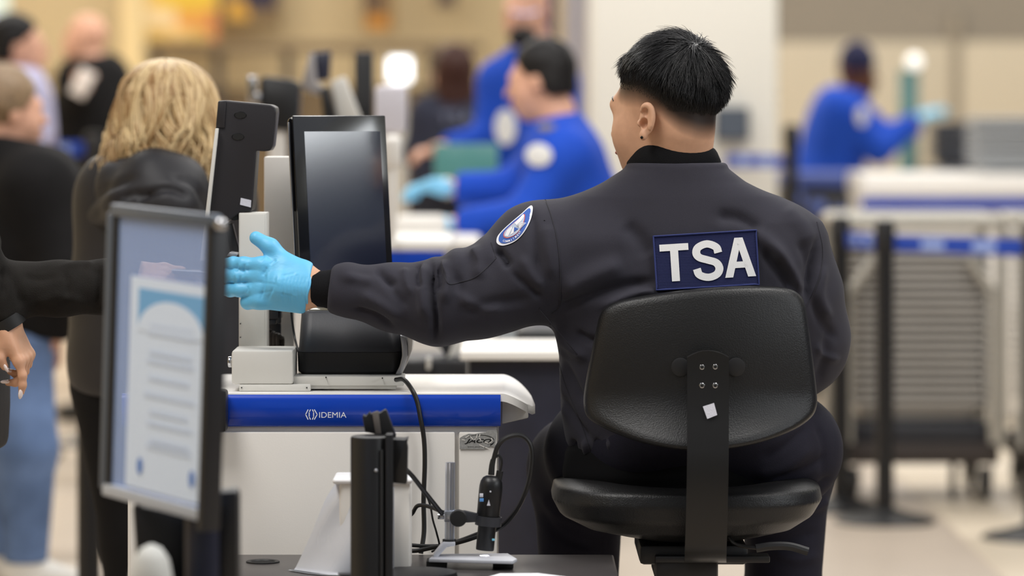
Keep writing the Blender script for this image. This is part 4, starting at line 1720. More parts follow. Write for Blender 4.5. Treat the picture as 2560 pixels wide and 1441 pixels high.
case = obj('casing', mbox((0, .004, 0), (MW_, MT - .008, MH), .010), M_GLOSS, mon)
obj('side_trim', mbox((-MW_ / 2 - .0005, .002, 0), (.002, .003, MH - .02), .0008), M_SILVER, case)
fr = obj('front_glass', mbox((0, -MT / 2 + .0015, 0), (MW_ + .001, .005, MH + .001), .0022), M_BEZEL, mon)
obj('display', mbox((.004, -MT / 2 - .0012, -.006), (MW_ - .034, .0012, MH - .046), .0), M_SCREEN, fr)
obj('arm', tube([mc + RM @ Vector((0, MT / 2, -.06)), mc + RM @ Vector((0, .06, -.08)), W(800, 870, 7.12), W(800, 950, 7.12)], .014, 12), M_OFFWHITE, mon)
obj('foot', cyl((W(800, 950, 7.12).x, 7.12, KTOP + .008), (W(800, 950, 7.12).x, 7.12, KTOP + .02), .04, n=28, bev=.003), M_OFFWHITE, mon)

# ---------------------------------------------------------------- camera head on its white column
camu = thing('camera_unit', 'black camera head with two round openings on a tall white column', 'camera', W(630, 960, 6.98))
CH = [(547, 252), (560, 251), (676, 262), (688, 268), (690, 280), (681, 366), (675, 377), (660, 379), (640, 377), (640, 385), (632, 505), (629, 528), (600, 532), (560, 560), (548, 600), (524, 640), (512, 640), (524, 560), (538, 330)]
obj('head', pprism(CH, 6.93, 7.03, .004, 3), mat('camera_casing', rgb(36, 34, 37), .42, spec=.45, bump=(350, .06)), camu)
obj('front_cap', pprism([(545, 252), (566, 251), (562, 321), (539, 319)], 6.926, 7.034, .003), MATS['camera_casing'], camu)
obj('screen_edge', pprism([(538, 321), (546, 321), (510, 652), (500, 652)], 6.915, 7.045, .0012), M_OFFWHITE, camu)
for x, y in ((601, 288), (595, 342)):
    obj('opening', xf(lathe([(.0115, 0), (.0110, .0006), (.0095, .0008), (.0085, -.001), (.004, -.004), (.0003, -.005)], 24, (0, 0, 0), (0, -1, 0), caps=False), Matrix.Translation(W(x, y, 6.9298)) @ Matrix.Diagonal((1, 1, .55, 1))), M_GLOSS, camu)
    obj('opening_dark', ([W(x + 14 * math.cos(t), y + 7.5 * math.sin(t), 6.9285) for t in [2 * PI * i / 24 for i in range(24)]], [tuple(range(24))]), mat('opening_black', rgb(3, 3, 3), .6), camu, smooth=False)  # flat black disc stands in for the dark inside the opening
obj('rating_label', pprism([(602, 495), (628, 501), (627, 519), (600, 512)], 6.9288, 6.9296), M_STICKER, camu, smooth=False)
g = fit(text_geo('||||| |||| ||', 1, 0), .012, .003)
obj('hinge', join(cyl(W(588, 534, 6.945), W(588, 534, 7.05), .013, n=24, bev=.003)), M_BLACKCASE, camu)
obj('column', pbox(597, 667, 532, 882, 6.93, 7.00, .002), M_OFFWHITE, camu)
obj('column_edge', pbox(600, 662, 536, 880, 6.9288, 6.932, .0005), M_OFFWHITE, camu)
for y in (810, 844):
    obj('screw', cyl(W(601, y, 6.929), W(601, y, 6.9275), .0012, n=10), M_RUBBER, camu)
obj('arm_plate', pprism([(560, 560), (580, 560), (600, 640), (598, 660), (576, 640)], 6.96, 7.0, .002), M_DGREY, camu)
obj('lever_tip', pprism([(566, 640), (574, 630), (594, 634), (590, 642)], 6.90, 6.95, .002), M_SILVER, camu)

# ---------------------------------------------------------------- sliding mount under the column and the reader
mount = thing('sliding_mount', 'off-white sliding rail mount under the camera column', 'bracket', W(690, 980, 6.86))
obj('cover', pbox(579, 733, 877, 962, 6.80, 6.93, .005), M_OFFWHITE, mount)
obj('rail', pbox(733, 1010, 942, 965, 6.815, 6.90, .0015), M_OFFWHITE, mount)
obj('rail_lip', pbox(765, 990, 963, 973, 6.82, 6.86, .001), M_OFFWHITE, mount)
obj('lower_rail', pbox(598, 776, 962, 979, 6.80, 6.98, .0015), M_OFFWHITE, mount)
obj('lock_knob', cyl(W(581, 905, 6.86), W(570, 905, 6.86), .010, n=20, bev=.002), M_CHROME, mount)
for x, y in ((604, 970), (767, 970), (815, 944), (956, 946)):
    obj('screw', cyl(W(x, y, 6.816), W(x, y, 6.7985), .0013, n=10), M_RUBBER, mount)

# ---------------------------------------------------------------- document reader
rd = thing('document_reader', 'dark grey wedge-topped document reader with silver end beside the monitor', 'scanner', W(880, 942, 6.95))


def loftbox(levels, bev):
    """levels: list of (px0, px1, py, Y0, Y1)"""
    vs, fs = [], []
    nseg = 6
    m = 4 * nseg
    for (x0, x1, py, Y0, Y1, r) in levels:
        A, B = W(x0, py, Y0), W(x1, py, Y0)
        for k, (cx, cy, a0) in enumerate(((B.x - r, Y0 + r, -90), (B.x - r, Y1 - r, 0), (A.x + r, Y1 - r, 90), (A.x + r, Y0 + r, 180))):
            for i in range(nseg):
                t = math.radians(a0 + 90 * i / (nseg - 1))
                vs.append(Vector((cx + r * math.cos(t), cy + r * math.sin(t), A.z)))
    L = len(levels)
    for j in range(L - 1):
        for i in range(m):
            k = (i + 1) % m
            fs.append((j * m + i, j * m + k, (j + 1) * m + k, (j + 1) * m + i))
    fs.append(tuple(range(m - 1, -1, -1)))
    fs.append(tuple((L - 1) * m + i for i in range(m)))
    return vs, fs


obj('lower_body', loftbox([(752, 998, 936, 6.87, 7.10, .02), (744, 1002, 930, 6.865, 7.10, .022), (742, 1002, 882, 6.865, 7.10, .022)], 0), M_BLACKCASE, rd)
obj('upper_body', loftbox([(742, 1002, 881, 6.866, 7.10, .022), (746, 1000, 868, 6.868, 7.10, .022), (752, 985, 786, 6.905, 7.09, .022), (757, 980, 778, 6.912, 7.085, .02)], 0), M_DGREY, rd)
obj('glass_window', pbox(772, 860, 774, 777, 6.93, 7.05, .0005), mat('window_glass', rgb(120, 115, 100), .08, spec=.7), rd)
EC = [(1000, 838), (1014, 846), (1018, 868), (1019, 892), (1010, 922), (1002, 936), (988, 937), (999, 915), (1005, 890), (1004, 868)]
obj('silver_end', pprism(EC, 6.858, 7.09, .002), M_SILVER, rd)
EC2 = [(1013, 815), (1028, 828), (1031, 850), (1030, 875), (1020, 905), (1006, 934), (1001, 938), (1012, 915), (1020, 888), (1019, 850)]
obj('white_rim', pprism(EC2, 6.87, 7.10, .002), M_WHITE, rd)

# ---------------------------------------------------------------- loose cables
def cable(label, pts, r, name='cable', m=None):
    o = obj(name, tube(pts, r, 8, 8), m or M_CABLE)
    tag(o, label, 'cable')
    return o


cable('thick black cable hanging down over the blue kiosk band', WA([(990, 950, 6.80), (1010, 950, 6.77), (1030, 975, 6.745), (1043, 1005, 6.740), (1052, 1050, 6.736), (1060, 1100, 6.738), (1062, 1160, 6.738), (1059, 1250, 6.736), (1060, 1330, 6.733), (1052, 1385, 6.725)]), .0042)
cable('thin black lead running up beside the white column behind the glove', WA([(748, 886, 6.90), (738, 850, 6.95), (730, 800, 6.96), (727, 760, 6.96), (722, 700, 6.96), (726, 640, 7.0)]), .0022)
bun = thing('cable_bundle', 'coiled grey-brown cable bundle wedged between the white columns', 'cable', W(685, 872, 7.05))
M_CB = mat('cable_jacket_grey', rgb(58, 50, 44), 0.6)
for i in range(4):
    obj('cable_loop', tube(WA([(668 + i * 9, 886, 7.05), (666 + i * 9, 850 - i * 3, 7.04), (674 + i * 9, 828 + i * 5, 7.05), (682 + i * 8, 850, 7.06), (680 + i * 8, 888, 7.06)]), .0042, 8, 6), M_CB, bun)
arm2 = obj('folded_arm', join(pbox(668, 704, 768, 800, 7.03, 7.08, .004), pbox(692, 703, 690, 810, 7.03, 7.05, .003), pbox(668, 690, 800, 812, 7.03, 7.08, .002), pbox(670, 702, 808, 870, 7.085, 7.10, .002)), M_DGREY)
tag(arm2, 'dark folded bracket between the two white columns', 'bracket')

# ---------------------------------------------------------------- low dark table in front of the kiosk
TZ = W(0, 1387, 6.715).z
tb = thing('side_table', 'dark grey low table with a cable hole in front of the kiosk', 'table', (-.2, 6.5, 0))
tx0, tx1 = W(560, 0, 6.7).x, W(1535, 0, 6.7).x
ty0, ty1 = 6.30, 6.715
obj('table_top', box(((tx0 + tx1) / 2, (ty0 + ty1) / 2, TZ - .016), (tx1 - tx0, ty1 - ty0, .032), .004), M_TABLE, tb)
gp = Vector((W(659, 1416, 6.62).x, 6.60, TZ))
gr = obj('grommet', lathe([(.029, .0), (.029, .002), (.027, .0028), (.022, .0020), (.021, .001), (.0208, .0003)], 32, gp, (0, 0, 1), caps=False), M_DARKPLASTIC, tb)
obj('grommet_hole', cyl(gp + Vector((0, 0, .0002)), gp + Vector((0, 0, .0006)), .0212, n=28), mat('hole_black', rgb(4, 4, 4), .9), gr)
for x in (tx0 + .04, tx1 - .14):
    for y in (ty0 + .04, ty1 - .04):
        obj('leg', box((x, y, (TZ - .032) / 2), (.035, .035, TZ - .033), .002), M_DARKPLASTIC, tb)

# ---------------------------------------------------------------- pocket microscope on its stand
mi = thing('digital_microscope', 'small black digital microscope clamped to a silver table stand', 'microscope', (W(1180, 1410, 6.53).x, 6.55, TZ))
MY = 6.53


def ground_y(py):
    return (CAMZ - TZ) * FPX / (py - HOR)


bz = TZ + .012
pl = [W(1072, 1410, 6.50), W(1282, 1415, 6.47), W(1293, 1409, 6.50), W(1270, 1396, 6.58), W(1086, 1402, 6.57)]
pl = [Vector((p.x, p.y, bz)) for p in pl]
obj('base_plate', prism(pl, (0, 0, .006), .0012), mat('satin_silver', rgb(208, 210, 218), .4, metal=.25), mi)
led = bpy.data.lights.new('microscope_led', 'SPOT')
led.energy = .5
led.spot_size = 1.5
led.shadow_soft_size = .006
led.color = (.85, .88, 1)
led_o = bpy.data.objects.new('microscope_led', led)
led_o.location = W(1212, 1380, 6.545) - Vector((mi.location))
led_o.parent = mi
COL.objects.link(led_o)
for x, y in ((1092, 6.53), (1258, 6.53)):
    obj('rubber_foot', box((W(x, 0, y).x, y, TZ + .0068), (.035, .05, .0125), .002), M_RUBBER, mi)
obj('bent_bracket', pprism([(1083, 1408), (1083, 1388), (1108, 1357), (1138, 1357), (1138, 1366), (1118, 1368), (1096, 1392), (1096, 1408)], 6.525, 6.565, .0015), MATS['satin_silver'], mi)
colb, colt = W(1124, 1357, 6.545), W(1126, 1157, 6.545)
cv, cf_ = [], []
flute = [(.0088 if k % 2 else .0072) for k in range(20)]
for p in (colb, colt):
    for k in range(20):
        t = 2 * PI * k / 20
        cv.append(p + Vector((flute[k] * math.cos(t) * 1.0, flute[k] * math.sin(t), 0)))
for k in range(20):
    j = (k + 1) % 20
    cf_.append((k, j, 20 + j, 20 + k))
cf_ += [tuple(range(19, -1, -1)), tuple(range(20, 40))]
obj('fluted_pole', (cv, cf_), M_ALU, mi, sharp=20)
obj('pole_foot', cyl(W(1123, 1360, 6.545), W(1123, 1349, 6.545), .0115, n=24), M_RUBBER, mi)
clamp = obj('clamp', pbox(1110, 1140, 1278, 1306, 6.53, 6.56, .002), M_ALU, mi)
obj('clamp_screw', cyl(W(1112, 1291, 6.545), W(1094, 1291, 6.545), .0055, n=16, bev=.001), M_CHROME, clamp)
obj('focus_knob', lathe([(.0135, 0), (.0145, .002), (.0145, .012), (.0130, .014), (.004, .0145)], 32, W(1146, 1295, 6.528), (0, -1, 0)), M_RUBBER, mi)
obj('arm', pprism([(1140, 1280), (1160, 1278), (1196, 1286), (1196, 1306), (1160, 1308), (1140, 1304)], 6.535, 6.55, .001), M_DGREY, mi)
ma, mb_ = W(1212, 1376, 6.545), W(1230, 1190, 6.545)
ax = (mb_ - ma)
Lm = ax.length
obj('body', lathe([(.0150, 0), (.0155, .002), (.0155, .34 * Lm), (.0170, .36 * Lm), (.0195, .40 * Lm), (.0200, .80 * Lm), (.0198, .86 * Lm), (.0185, .92 * Lm), (.0150, .97 * Lm), (.0100, .995 * Lm), (.004, Lm)], 36, ma, ax.normalized()), M_BLACKCASE, mi, sharp=60)
rc = W(1221, 1303, 6.545)
obj('holder_ring', lathe([(.0205, -.008), (.0225, -.008), (.0225, .008), (.0205, .008)], 36, rc, ax.normalized(), caps=False), M_DGREY, mi)
for dx, dy, sz, mm in ((1199, 1235, (9, 9), M_STICKER), (1199, 1247, (10, 8), mat('blue_label', rgb(90, 150, 215), .5)), (1224, 1228, (4, 4), M_STICKER), (1230, 1348, (7, 5), mat('teal_led', rgb(120, 190, 215), .3))):
    obj('marking', pbox(dx, dx + sz[0], dy, dy + sz[1], 6.545 - .0205, 6.545 - .0165, .0003), mm, mi)
obj('button', pprism([(1217, 1265), (1222, 1250), (1226, 1265)], 6.5243, 6.528), M_STICKER, mi)
sr = obj('strain_relief', tube(WA([(1228, 1188, 6.545), (1230, 1165, 6.545), (1233, 1150, 6.545)]), [.0055, .0045], 10, 6), M_RUBBER, mi)
obj('lead', tube(WA([(1233, 1152, 6.545), (1245, 1115, 6.545), (1268, 1094, 6.545), (1300, 1089, 6.545), (1322, 1105, 6.545), (1330, 1135, 6.545), (1325, 1190, 6.545), (1310, 1240, 6.55), (1285, 1285, 6.56), (1250, 1320, 6.57), (1200, 1340, 6.58), (1150, 1356, 6.60), (1090, 1368, 6.64), (1035, 1378, 6.66), (980, 1372, 6.68)]), .0040, 8, 8), M_CABLE, mi)
obj('side_plug', tube(WA([(1246, 1200, 6.545), (1250, 1178, 6.545)]), .0058, 10, 2), M_RUBBER, mi)
obj('thin_lead', tube(WA([(1250, 1180, 6.545), (1254, 1155, 6.545), (1248, 1140, 6.545), (1240, 1143, 6.545)]), .0022, 8, 6), M_CABLE, mi)
cable('black lead curling from the microscope clamp towards the post', WA([(1108, 1282, 6.57), (1075, 1268, 6.60), (1045, 1265, 6.62), (1030, 1285, 6.63), (1010, 1300, 6.64)]), .0036)
cable('black cable slanting down from the post bracket to the microscope', WA([(1005, 1165, 6.40), (1030, 1190, 6.41), (1065, 1235, 6.46), (1105, 1285, 6.52)]), .0042)
cable('thin black wire dropping behind the microscope pole', WA([(1060, 1225, 6.62), (1075, 1262, 6.62), (1082, 1300, 6.62), (1092, 1335, 6.62), (1098, 1368, 6.64), (1080, 1380, 6.66)]), .0018)
cable('black cable lying along the table behind the microscope', WA([(1010, 1362, 6.69), (1060, 1366, 6.69), (1110, 1364, 6.69), (1150, 1352, 6.68), (1195, 1335, 6.67)]), .0036)

# paper and dark disc at the front of the table
pv = [W(1200, 1441, 6.36), W(1250, 1428, 6.42), W(1345, 1425, 6.44), W(1440, 1441, 6.36), W(1400, 1470, 6.33)]
pap = obj('paper_sheet', prism([Vector((p.x, p.y, TZ + .0006 + .002 * (i % 2))) for i, p in enumerate(pv)], (0, 0, .0006)), mat('white_paper', rgb(232, 232, 236), .8), smooth=False)
tag(pap, 'white paper sheet lying on the dark table near the microscope', 'paper')
disc = obj('round_base', lathe([(.075, 0), (.076, .003), (.074, .010), (.05, .013), (.001, .014)], 40, (W(1030, 0, 6.39).x, 6.385, TZ), (0, 0, 1)), M_BLACKCASE)
tag(disc, 'round black base on the table beside the white bin', 'base')

# small white bin with a draped liner
bn = thing('waste_bin', 'white tabletop waste bin with a translucent liner draped over its side', 'bin', (W(930, 0, 6.47).x, 6.47, TZ))
M_BAG = mat('liner_plastic', rgb(205, 208, 216), 0.4, spec=0.4, trans=0.12, bump=(18, .5))
bx0, bx1 = W(832, 0, 6.44).x, W(1031, 0, 6.44).x
bz1 = W(0, 1205, 6.44).z
obj('bin_body', box(((bx0 + bx1) / 2 + .004, 6.48, (TZ + bz1) / 2), (bx1 - bx0 - .014, .10, bz1 - TZ), .008), M_WHITE, bn)
obj('bin_rim', box(((bx0 + bx1) / 2, 6.48, bz1 + .002), (bx1 - bx0, .112, .010), .005, seg=3), mat('rim_white', rgb(238, 238, 240), .5), bn)
prof_l = [(836, 1214), (812, 1250), (795, 1290), (775, 1340), (748, 1400), (728, 1441), (716, 1460)]


def bag_pt(u, v):
    k = v * (len(prof_l) - 1)
    i = min(int(k), len(prof_l) - 2)
    t = k - i
    lx = prof_l[i][0] * (1 - t) + prof_l[i + 1][0] * t
    ly = prof_l[i][1] * (1 - t) + prof_l[i + 1][1] * t
    zz = max(W(0, ly, 6.44).z, TZ + .002)
    xl, xr = W(lx, 0, 6.43).x, W(985, 0, 6.43).x
    x = xl + (xr - xl) * u
    y = 6.410 - .012 * v - .02 * math.sin(u * 9 + v * 5) * .35 + .07 * (1 - u) ** 3
    return Vector((x, y, zz))


gv, gf = grid(bag_pt, 26, 22)
n0 = len(gv)
gv2 = [p + Vector((.001, .004, 0)) for p in gv]
obj('liner', (gv + gv2, gf + [tuple(n0 + i for i in reversed(q)) for q in gf]), M_BAG, bn, sharp=None)

# ---------------------------------------------------------------- belt post in front of the table
bp = thing('barrier_post', 'slim black barrier post with a belt clip in front of the white bin', 'post', (W(928, 0, 6.20).x, 6.20, 0))
pxc = W(928, 0, 6.20).x
ptop = W(0, 1090, 6.20).z
obj('pole', cyl((pxc, 6.20, .02), (pxc, 6.20, ptop), .0335, n=40, bev=.004), M_BLACKCASE, bp)
obj('belt_slot', box((pxc + .018, 6.20 - .0275, ptop / 2 + .02), (.005, .012, ptop - .08), .001), M_RUBBER, bp)
obj('belt_channel', box((pxc + .030, 6.185, ptop / 2 + .02), (.012, .04, ptop - .03), .002), M_BLACKCASE, bp)
obj('floor_base', lathe([(.17, 0), (.17, .012), (.15, .02), (.04, .032), (.035, .04)], 48, (pxc, 6.20, .0), (0, 0, 1)), M_BLACKCASE, bp)
obj('pin', sphere(W(940, 1177, 6.166), .0028, 10, 8), M_SILVER, bp)
clp = obj('belt_clip', pprism([(978, 1098), (1012, 1100), (1021, 1096), (1019, 1104), (1016, 1112), (1019, 1120), (1017, 1212), (978, 1208)], 6.20, 6.245, .003), M_BLACKCASE, bp)
tip = [(906, 1044), (908, 1038), (914, 1042), (924, 1031), (926, 1036), (942, 1030), (948, 1034), (962, 1025), (966, 1028), (990, 1092), (985, 1098), (912, 1080)]
ltc = obj('belt_latch', pprism(tip, 6.235, 6.262, .002), M_BLACKCASE, bp)
obj('latch_strip', pprism([(930, 1032), (946, 1029), (953, 1085), (939, 1085)], 6.2325, 6.236, .0008), mat('worn_grey', rgb(96, 90, 86), .6), ltc)
# ================================================================ sign on a stand at the front left
M_ACRYL = bpy.data.materials.new('clear_acrylic')
M_ACRYL.use_nodes = True
_nt = M_ACRYL.node_tree
for _n in list(_nt.nodes):
    _nt.nodes.remove(_n)
_o = _nt.nodes.new('ShaderNodeOutputMaterial')
_t = _nt.nodes.new('ShaderNodeBsdfTransparent')
_t.inputs[0].default_value = (.93, .95, 1, 1)
_g = _nt.nodes.new('ShaderNodeBsdfGlossy')
_g.inputs['Roughness'].default_value = .06
_d = _nt.nodes.new('ShaderNodeBsdfDiffuse')
_d.inputs[0].default_value = rgb(176, 200, 242)
_m1 = _nt.nodes.new('ShaderNodeMixShader')
_m1.inputs[0].default_value = .5
_m2 = _nt.nodes.new('ShaderNodeMixShader')
_m2.inputs[0].default_value = .07
_nt.links.new(_t.outputs[0], _m1.inputs[1])
_nt.links.new(_d.outputs[0], _m1.inputs[2])
_nt.links.new(_m1.outputs[0], _m2.inputs[1])
_nt.links.new(_g.outputs[0], _m2.inputs[2])
_nt.links.new(_m2.outputs[0], _o.inputs[0])
M_PAPER = mat('sign_paper', rgb(222, 236, 255), .7)
M_SKY = mat('print_light_blue', rgb(120, 178, 226), .7)
M_BLU2 = mat('print_blue', rgb(80, 125, 200), .7)
M_TXT = mat('print_grey', rgb(208, 223, 246), .7)
M_FRAME = mat('grey_frame', rgb(96, 106, 122), .35, metal=.4)
M_FRAMEK = mat('black_frame', rgb(18, 18, 22), .45)

# the frame stands oblique: left edge further away
YL, YR = 5.440, 5.220
TL, TR, BR_, BL = W(284, 532, YL), W(545, 562, YR), W(522, 1292, YR), W(264, 1222, YL)
sg = thing('sign_holder', 'framed clear sign holder with a white notice on a black stand', 'sign', (W(440, 0, 5.280).x, 5.320, 0))


def sp_(u, v, d=0):
    p = TL.lerp(TR, u).lerp(BL.lerp(BR_, u), v)
    return p


ux = (TR - TL).normalized()
uz = (TL - BL).normalized()
un = ux.cross(uz)              # towards / away
if un.y > 0:
    un = -un


def sbar(p, q, w, t, m, name, parent=sg):
    d = (q - p)
    R = Matrix((d.normalized(), un, d.normalized().cross(un))).transposed()
    return obj(name, box((p + q) / 2, (d.length, t, w), .003, R), m, parent)


pane = obj('clear_pane', prism([sp_(.02, .01), sp_(.98, .01), sp_(.98, .99), sp_(.02, .99)], un * .002), M_ACRYL, sg, smooth=False)
sbar(TL + uz * .004, TR + uz * .004, .018, .014, M_FRAME, 'frame_rail')
sbar(BL, BR_, .018, .014, mat('pale_frame', rgb(186, 194, 208), .35, metal=.3), 'frame_rail')
sbar(TL, BL, .016, .014, M_FRAME, 'frame_stile')
sbar(TL + ux * .014, BL + ux * .014, .012, .012, M_FRAMEK, 'frame_stile')
sbar(TR, BR_ - uz * .02, .016, .03, M_FRAMEK, 'frame_stile')
obj('corner_rivet', sphere(W(552, 562, 5.200), .009, 14, 10), M_CHROME, sg)


def sheet(u0, u1, v0, v1, lift, m, name, parent):
    return obj(name, prism([sp_(u0, v0) - un * .001 + un * lift, sp_(u1, v0) - un * .001 + un * lift, sp_(u1, v1) - un * .001 + un * lift, sp_(u0, v1) - un * .001 + un * lift], un * .0004), m, parent, smooth=False)


notice = sheet(.22, .965, .215, .965, .0050, M_PAPER, 'notice', sg)
# print on the notice: sky panel behind a white dome, faint text rows, two small marks
def pr(u, v, lift):
    return sp_(u, v) + un * (.0046 + lift)


obj('print_panel', prism([pr(.30, .255, .0), pr(.93, .255, 0), pr(.93, .40, 0), pr(.30, .40, 0)], un * .0002), M_SKY, notice, smooth=False)
dome = [pr(.615 + .315 * math.cos(t), .405 - .115 * math.sin(t), .0004) for t in [PI * i / 20 for i in range(21)]]
obj('print_dome', prism(dome, un * .0002), M_PAPER, notice, smooth=False)
for i, (v, u0, u1) in enumerate(((.375, .42, .84), (.40, .40, .86), (.47, .42, .82), (.50, .40, .84), (.56, .42, .8), (.62, .38, .86), (.68, .44, .8), (.72, .42, .84), (.78, .45, .82), (.80, .42, .84))):
    obj('print_line', prism([pr(u0, v, .0007), pr(u1, v, .0007), pr(u1, v + .012, .0007), pr(u0, v + .012, .0007)], un * .0002), M_TXT, notice, smooth=False)
for u in (.36, .86):
    obj('print_mark', prism([pr(u + .025 * math.cos(t), .885 - .03 * math.sin(t), .0007) for t in [2 * PI * i / 14 for i in range(14)]], un * .0002), M_BLU2, notice, smooth=False)
# stand: neck, post and cover
obj('neck', pprism([(330, 1262), (465, 1288), (465, 1480), (345, 1480)], 5.360, 5.460, .006), M_FRAMEK, sg)
obj('post', cyl((W(505, 0, 5.280).x, 5.280, .02), (W(505, 0, 5.280).x, 5.280, W(0, 1262, 5.280).z), .024, n=30), mat('dark_blue_post', rgb(14, 20, 42), .35), sg)
obj('post_cover', pprism([(538, 1232), (588, 1228), (594, 1240), (595, 1520), (538, 1520)], 5.300, 5.360, .006), M_FRAMEK, sg)
obj('foot_plate', box((W(470, 0, 5.320).x, 5.340, .012), (.34, .34, .024), .004), M_FRAMEK, sg)
obj('neck_post', cyl((W(405, 0, 5.410).x, 5.410, .02), (W(405, 0, 5.410).x, 5.410, .72), .03, n=24), M_FRAMEK, sg)
cone = obj('paper_cup', lathe([(.030, 0), (.029, .03), (.024, .055), (.014, .07), (.003, .075)], 30, (W(375, 0, 5.160).x, 5.180, W(0, 1505, 5.160).z), (0, 0, 1)), mat('cup_pale', rgb(205, 205, 200), .6))
tag(cone, 'pale rounded cup standing in front of the black sign stand', 'cup')
trayz = W(0, 1505, 5.160).z
shelf = obj('shelf_bracket', box((W(385, 0, 5.160).x, 5.245, trayz - .008), (.12, .24, .014), .003), M_FRAMEK, sg)
# ================================================================ people and things further back
M_BLUESHIRT = mat('uniform_blue', rgb(26, 72, 182), 0.8, spec=0.25, var=(7, .10))
M_NAVYPANT = mat('uniform_navy', rgb(28, 30, 42), 0.85)
M_BLACKJ = mat('black_jacket', rgb(33, 32, 36), 0.55, spec=0.45, var=(9, .15), bump=(40, .4))
M_BLACKK = mat('black_knit_top', rgb(20, 19, 20), 0.9, spec=0.2, var=(14, .2))
M_DENIM = mat('pale_denim', rgb(104, 128, 170), 0.9, spec=0.15, var=(6, .42), bump=(300, .3))
M_WSHOE = mat('white_shoe', rgb(228, 226, 220), 0.5)
M_DARKHAIR = mat('dark_hair', rgb(18, 15, 15), 0.55, spec=.3, bump=(120, .5, (3, 3, .4)))
M_REDHAIR = mat('auburn_hair', rgb(52, 24, 16), 0.55, spec=.3, bump=(120, .5, (3, 3, .4)))
M_BRHAIR = mat('streaked_hair', rgb(128, 104, 76), 0.45, bump=(110, .6, (3, 3, .4)), var=(60, .35))
M_SHOE = mat('black_shoe', rgb(16, 16, 17), 0.4)
M_BGLOVE = mat('pale_blue_glove', rgb(128, 198, 232), 0.45)
M_WPATCH = mat('white_patch', rgb(228, 228, 226), 0.7)


def joints(Y, **k):
    d = {}
    for n, v in k.items():
        d[n] = W(v[0], v[1], Y + (v[2] if len(v) > 2 else 0))
    return d


def ground(J, Y, spread=.1, dx=0, fy=0):
    """legs straight down to the floor below the hip"""
    h = J['hip']
    side = (J['sh_r'] - J['sh_l'])
    side.z = 0
    side.normalize()
    for q, s in (('l', -1), ('r', 1)):
        b = h + side * s * spread
        J['kn_' + q] = Vector((b.x + dx * .5, b.y + fy * .5, .48))
        J['an_' + q] = Vector((b.x + dx, b.y + fy, .10))
    return J


def patch_on(root, px, py, Y, r, name='sleeve_patch', m=None, tilt=0, yaw=0):
    c = W(px, py, Y)
    R = Rz(yaw) @ Rx(tilt)
    g = lathe([(1.0, 0), (1.0, .5), (.9, .9), (.001, 1.0)], 24, (0, 0, 0), (0, -1, 0))
    return obj(name, ([c + R @ Vector((p.x * r[0], p.y * .004, p.z * r[1])) for p in g[0]], g[1]), m or M_WPATCH, root)


# officer in blue leaning over the next counter
Y = 12.3
J = ground(joints(Y, head=(1352, 206), neck=(1392, 316), sh_l=(1408, 392, -.16), sh_r=(1392, 362, .17), el_l=(1312, 545, -.2), el_r=(1280, 478, .1), wr_l=(1140, 562, -.1), wr_r=(1128, 470, .1), hip=(1478, 690)), Y)
o2 = person('officer in royal blue uniform shirt leaning left over the counter behind the monitor', J, M_BLUESHIRT, M_NAVYPANT, M_SKIN_B, M_DARKHAIR, M_SHOE, yaw=72, pitch=-8, hs=1.0, glove=M_BGLOVE, face=True, girth=1.05, group='officers in blue')
patch_on(o2, 1347, 388, 12.06, (.046, .036), yaw=-25)
patch_on(o2, 1366, 318, 12.12, (.030, .010), name='shoulder_board', m=mat('board_tan', rgb(150, 140, 110), .7))
obj('watch', lathe([(.030, -.012), (.034, -.012), (.034, .012), (.030, .012)], 24, W(1118, 470, 12.4), (1, 0, .02), caps=False), M_CHROME, o2)

# tall officer behind, facing this way
Y = 14.6
J = ground(joints(Y, head=(1316, 34), neck=(1318, 138), sh_r=(1248, 205), sh_l=(1392, 208), el_r=(1222, 350, -.05), el_l=(1420, 370), wr_r=(1105, 372, -.15), wr_l=(1400, 500, -.1), hip=(1322, 480)), Y)
o3 = person('tall bearded officer in blue shirt standing behind the leaning officer', J, M_BLUESHIRT, M_NAVYPANT, M_SKIN_B, None, M_SHOE, yaw=150, pitch=-10, face=True, group='officers in blue')
patch_on(o3, 1264, 318, 14.36, (.040, .066))
beard = s_ell(W(1306, 92, 14.5), (.055, .05, .04))
V_, Q_ = nets(s_off(beard, 0), *bounds([W(1306, 92, 14.5)], .1), .008)
obj('beard', (V_, Q_), M_DARKHAIR, o3, sharp=None)
obj('glasses', join(tube(WA([(1280, 30, 14.42), (1300, 34, 14.40), (1325, 34, 14.40), (1345, 28, 14.45)]), .006, 8, 4)), mat('pale_frames', rgb(205, 195, 235), .3), o3)

# officer with auburn hair seen from behind
Y = 16.8
J = ground(joints(Y, head=(1134, 196), neck=(1134, 254), sh_l=(1072, 288), sh_r=(1196, 288), el_l=(1045, 380), el_r=(1222, 380), wr_l=(1085, 440, .15), wr_r=(1190, 440, .15), hip=(1134, 470)), Y)
o4 = person('person with long auburn hair in a dark navy jacket seen from behind', J, mat('navy_jacket', rgb(24, 28, 48), .85), M_NAVYPANT, M_SKIN_B, M_REDHAIR, M_SHOE, yaw=8, hs=1.08, hair_len=.10, top_name='jacket')
obj('back_print', xf(fit(text_geo('TSA', 1, .02, .02), .15, .055), Matrix.Translation(W(1142, 294, 16.60)) @ Matrix.Rotation(PI / 2, 4, 'X')), mat('faded_print', rgb(92, 96, 116), .7), o4)

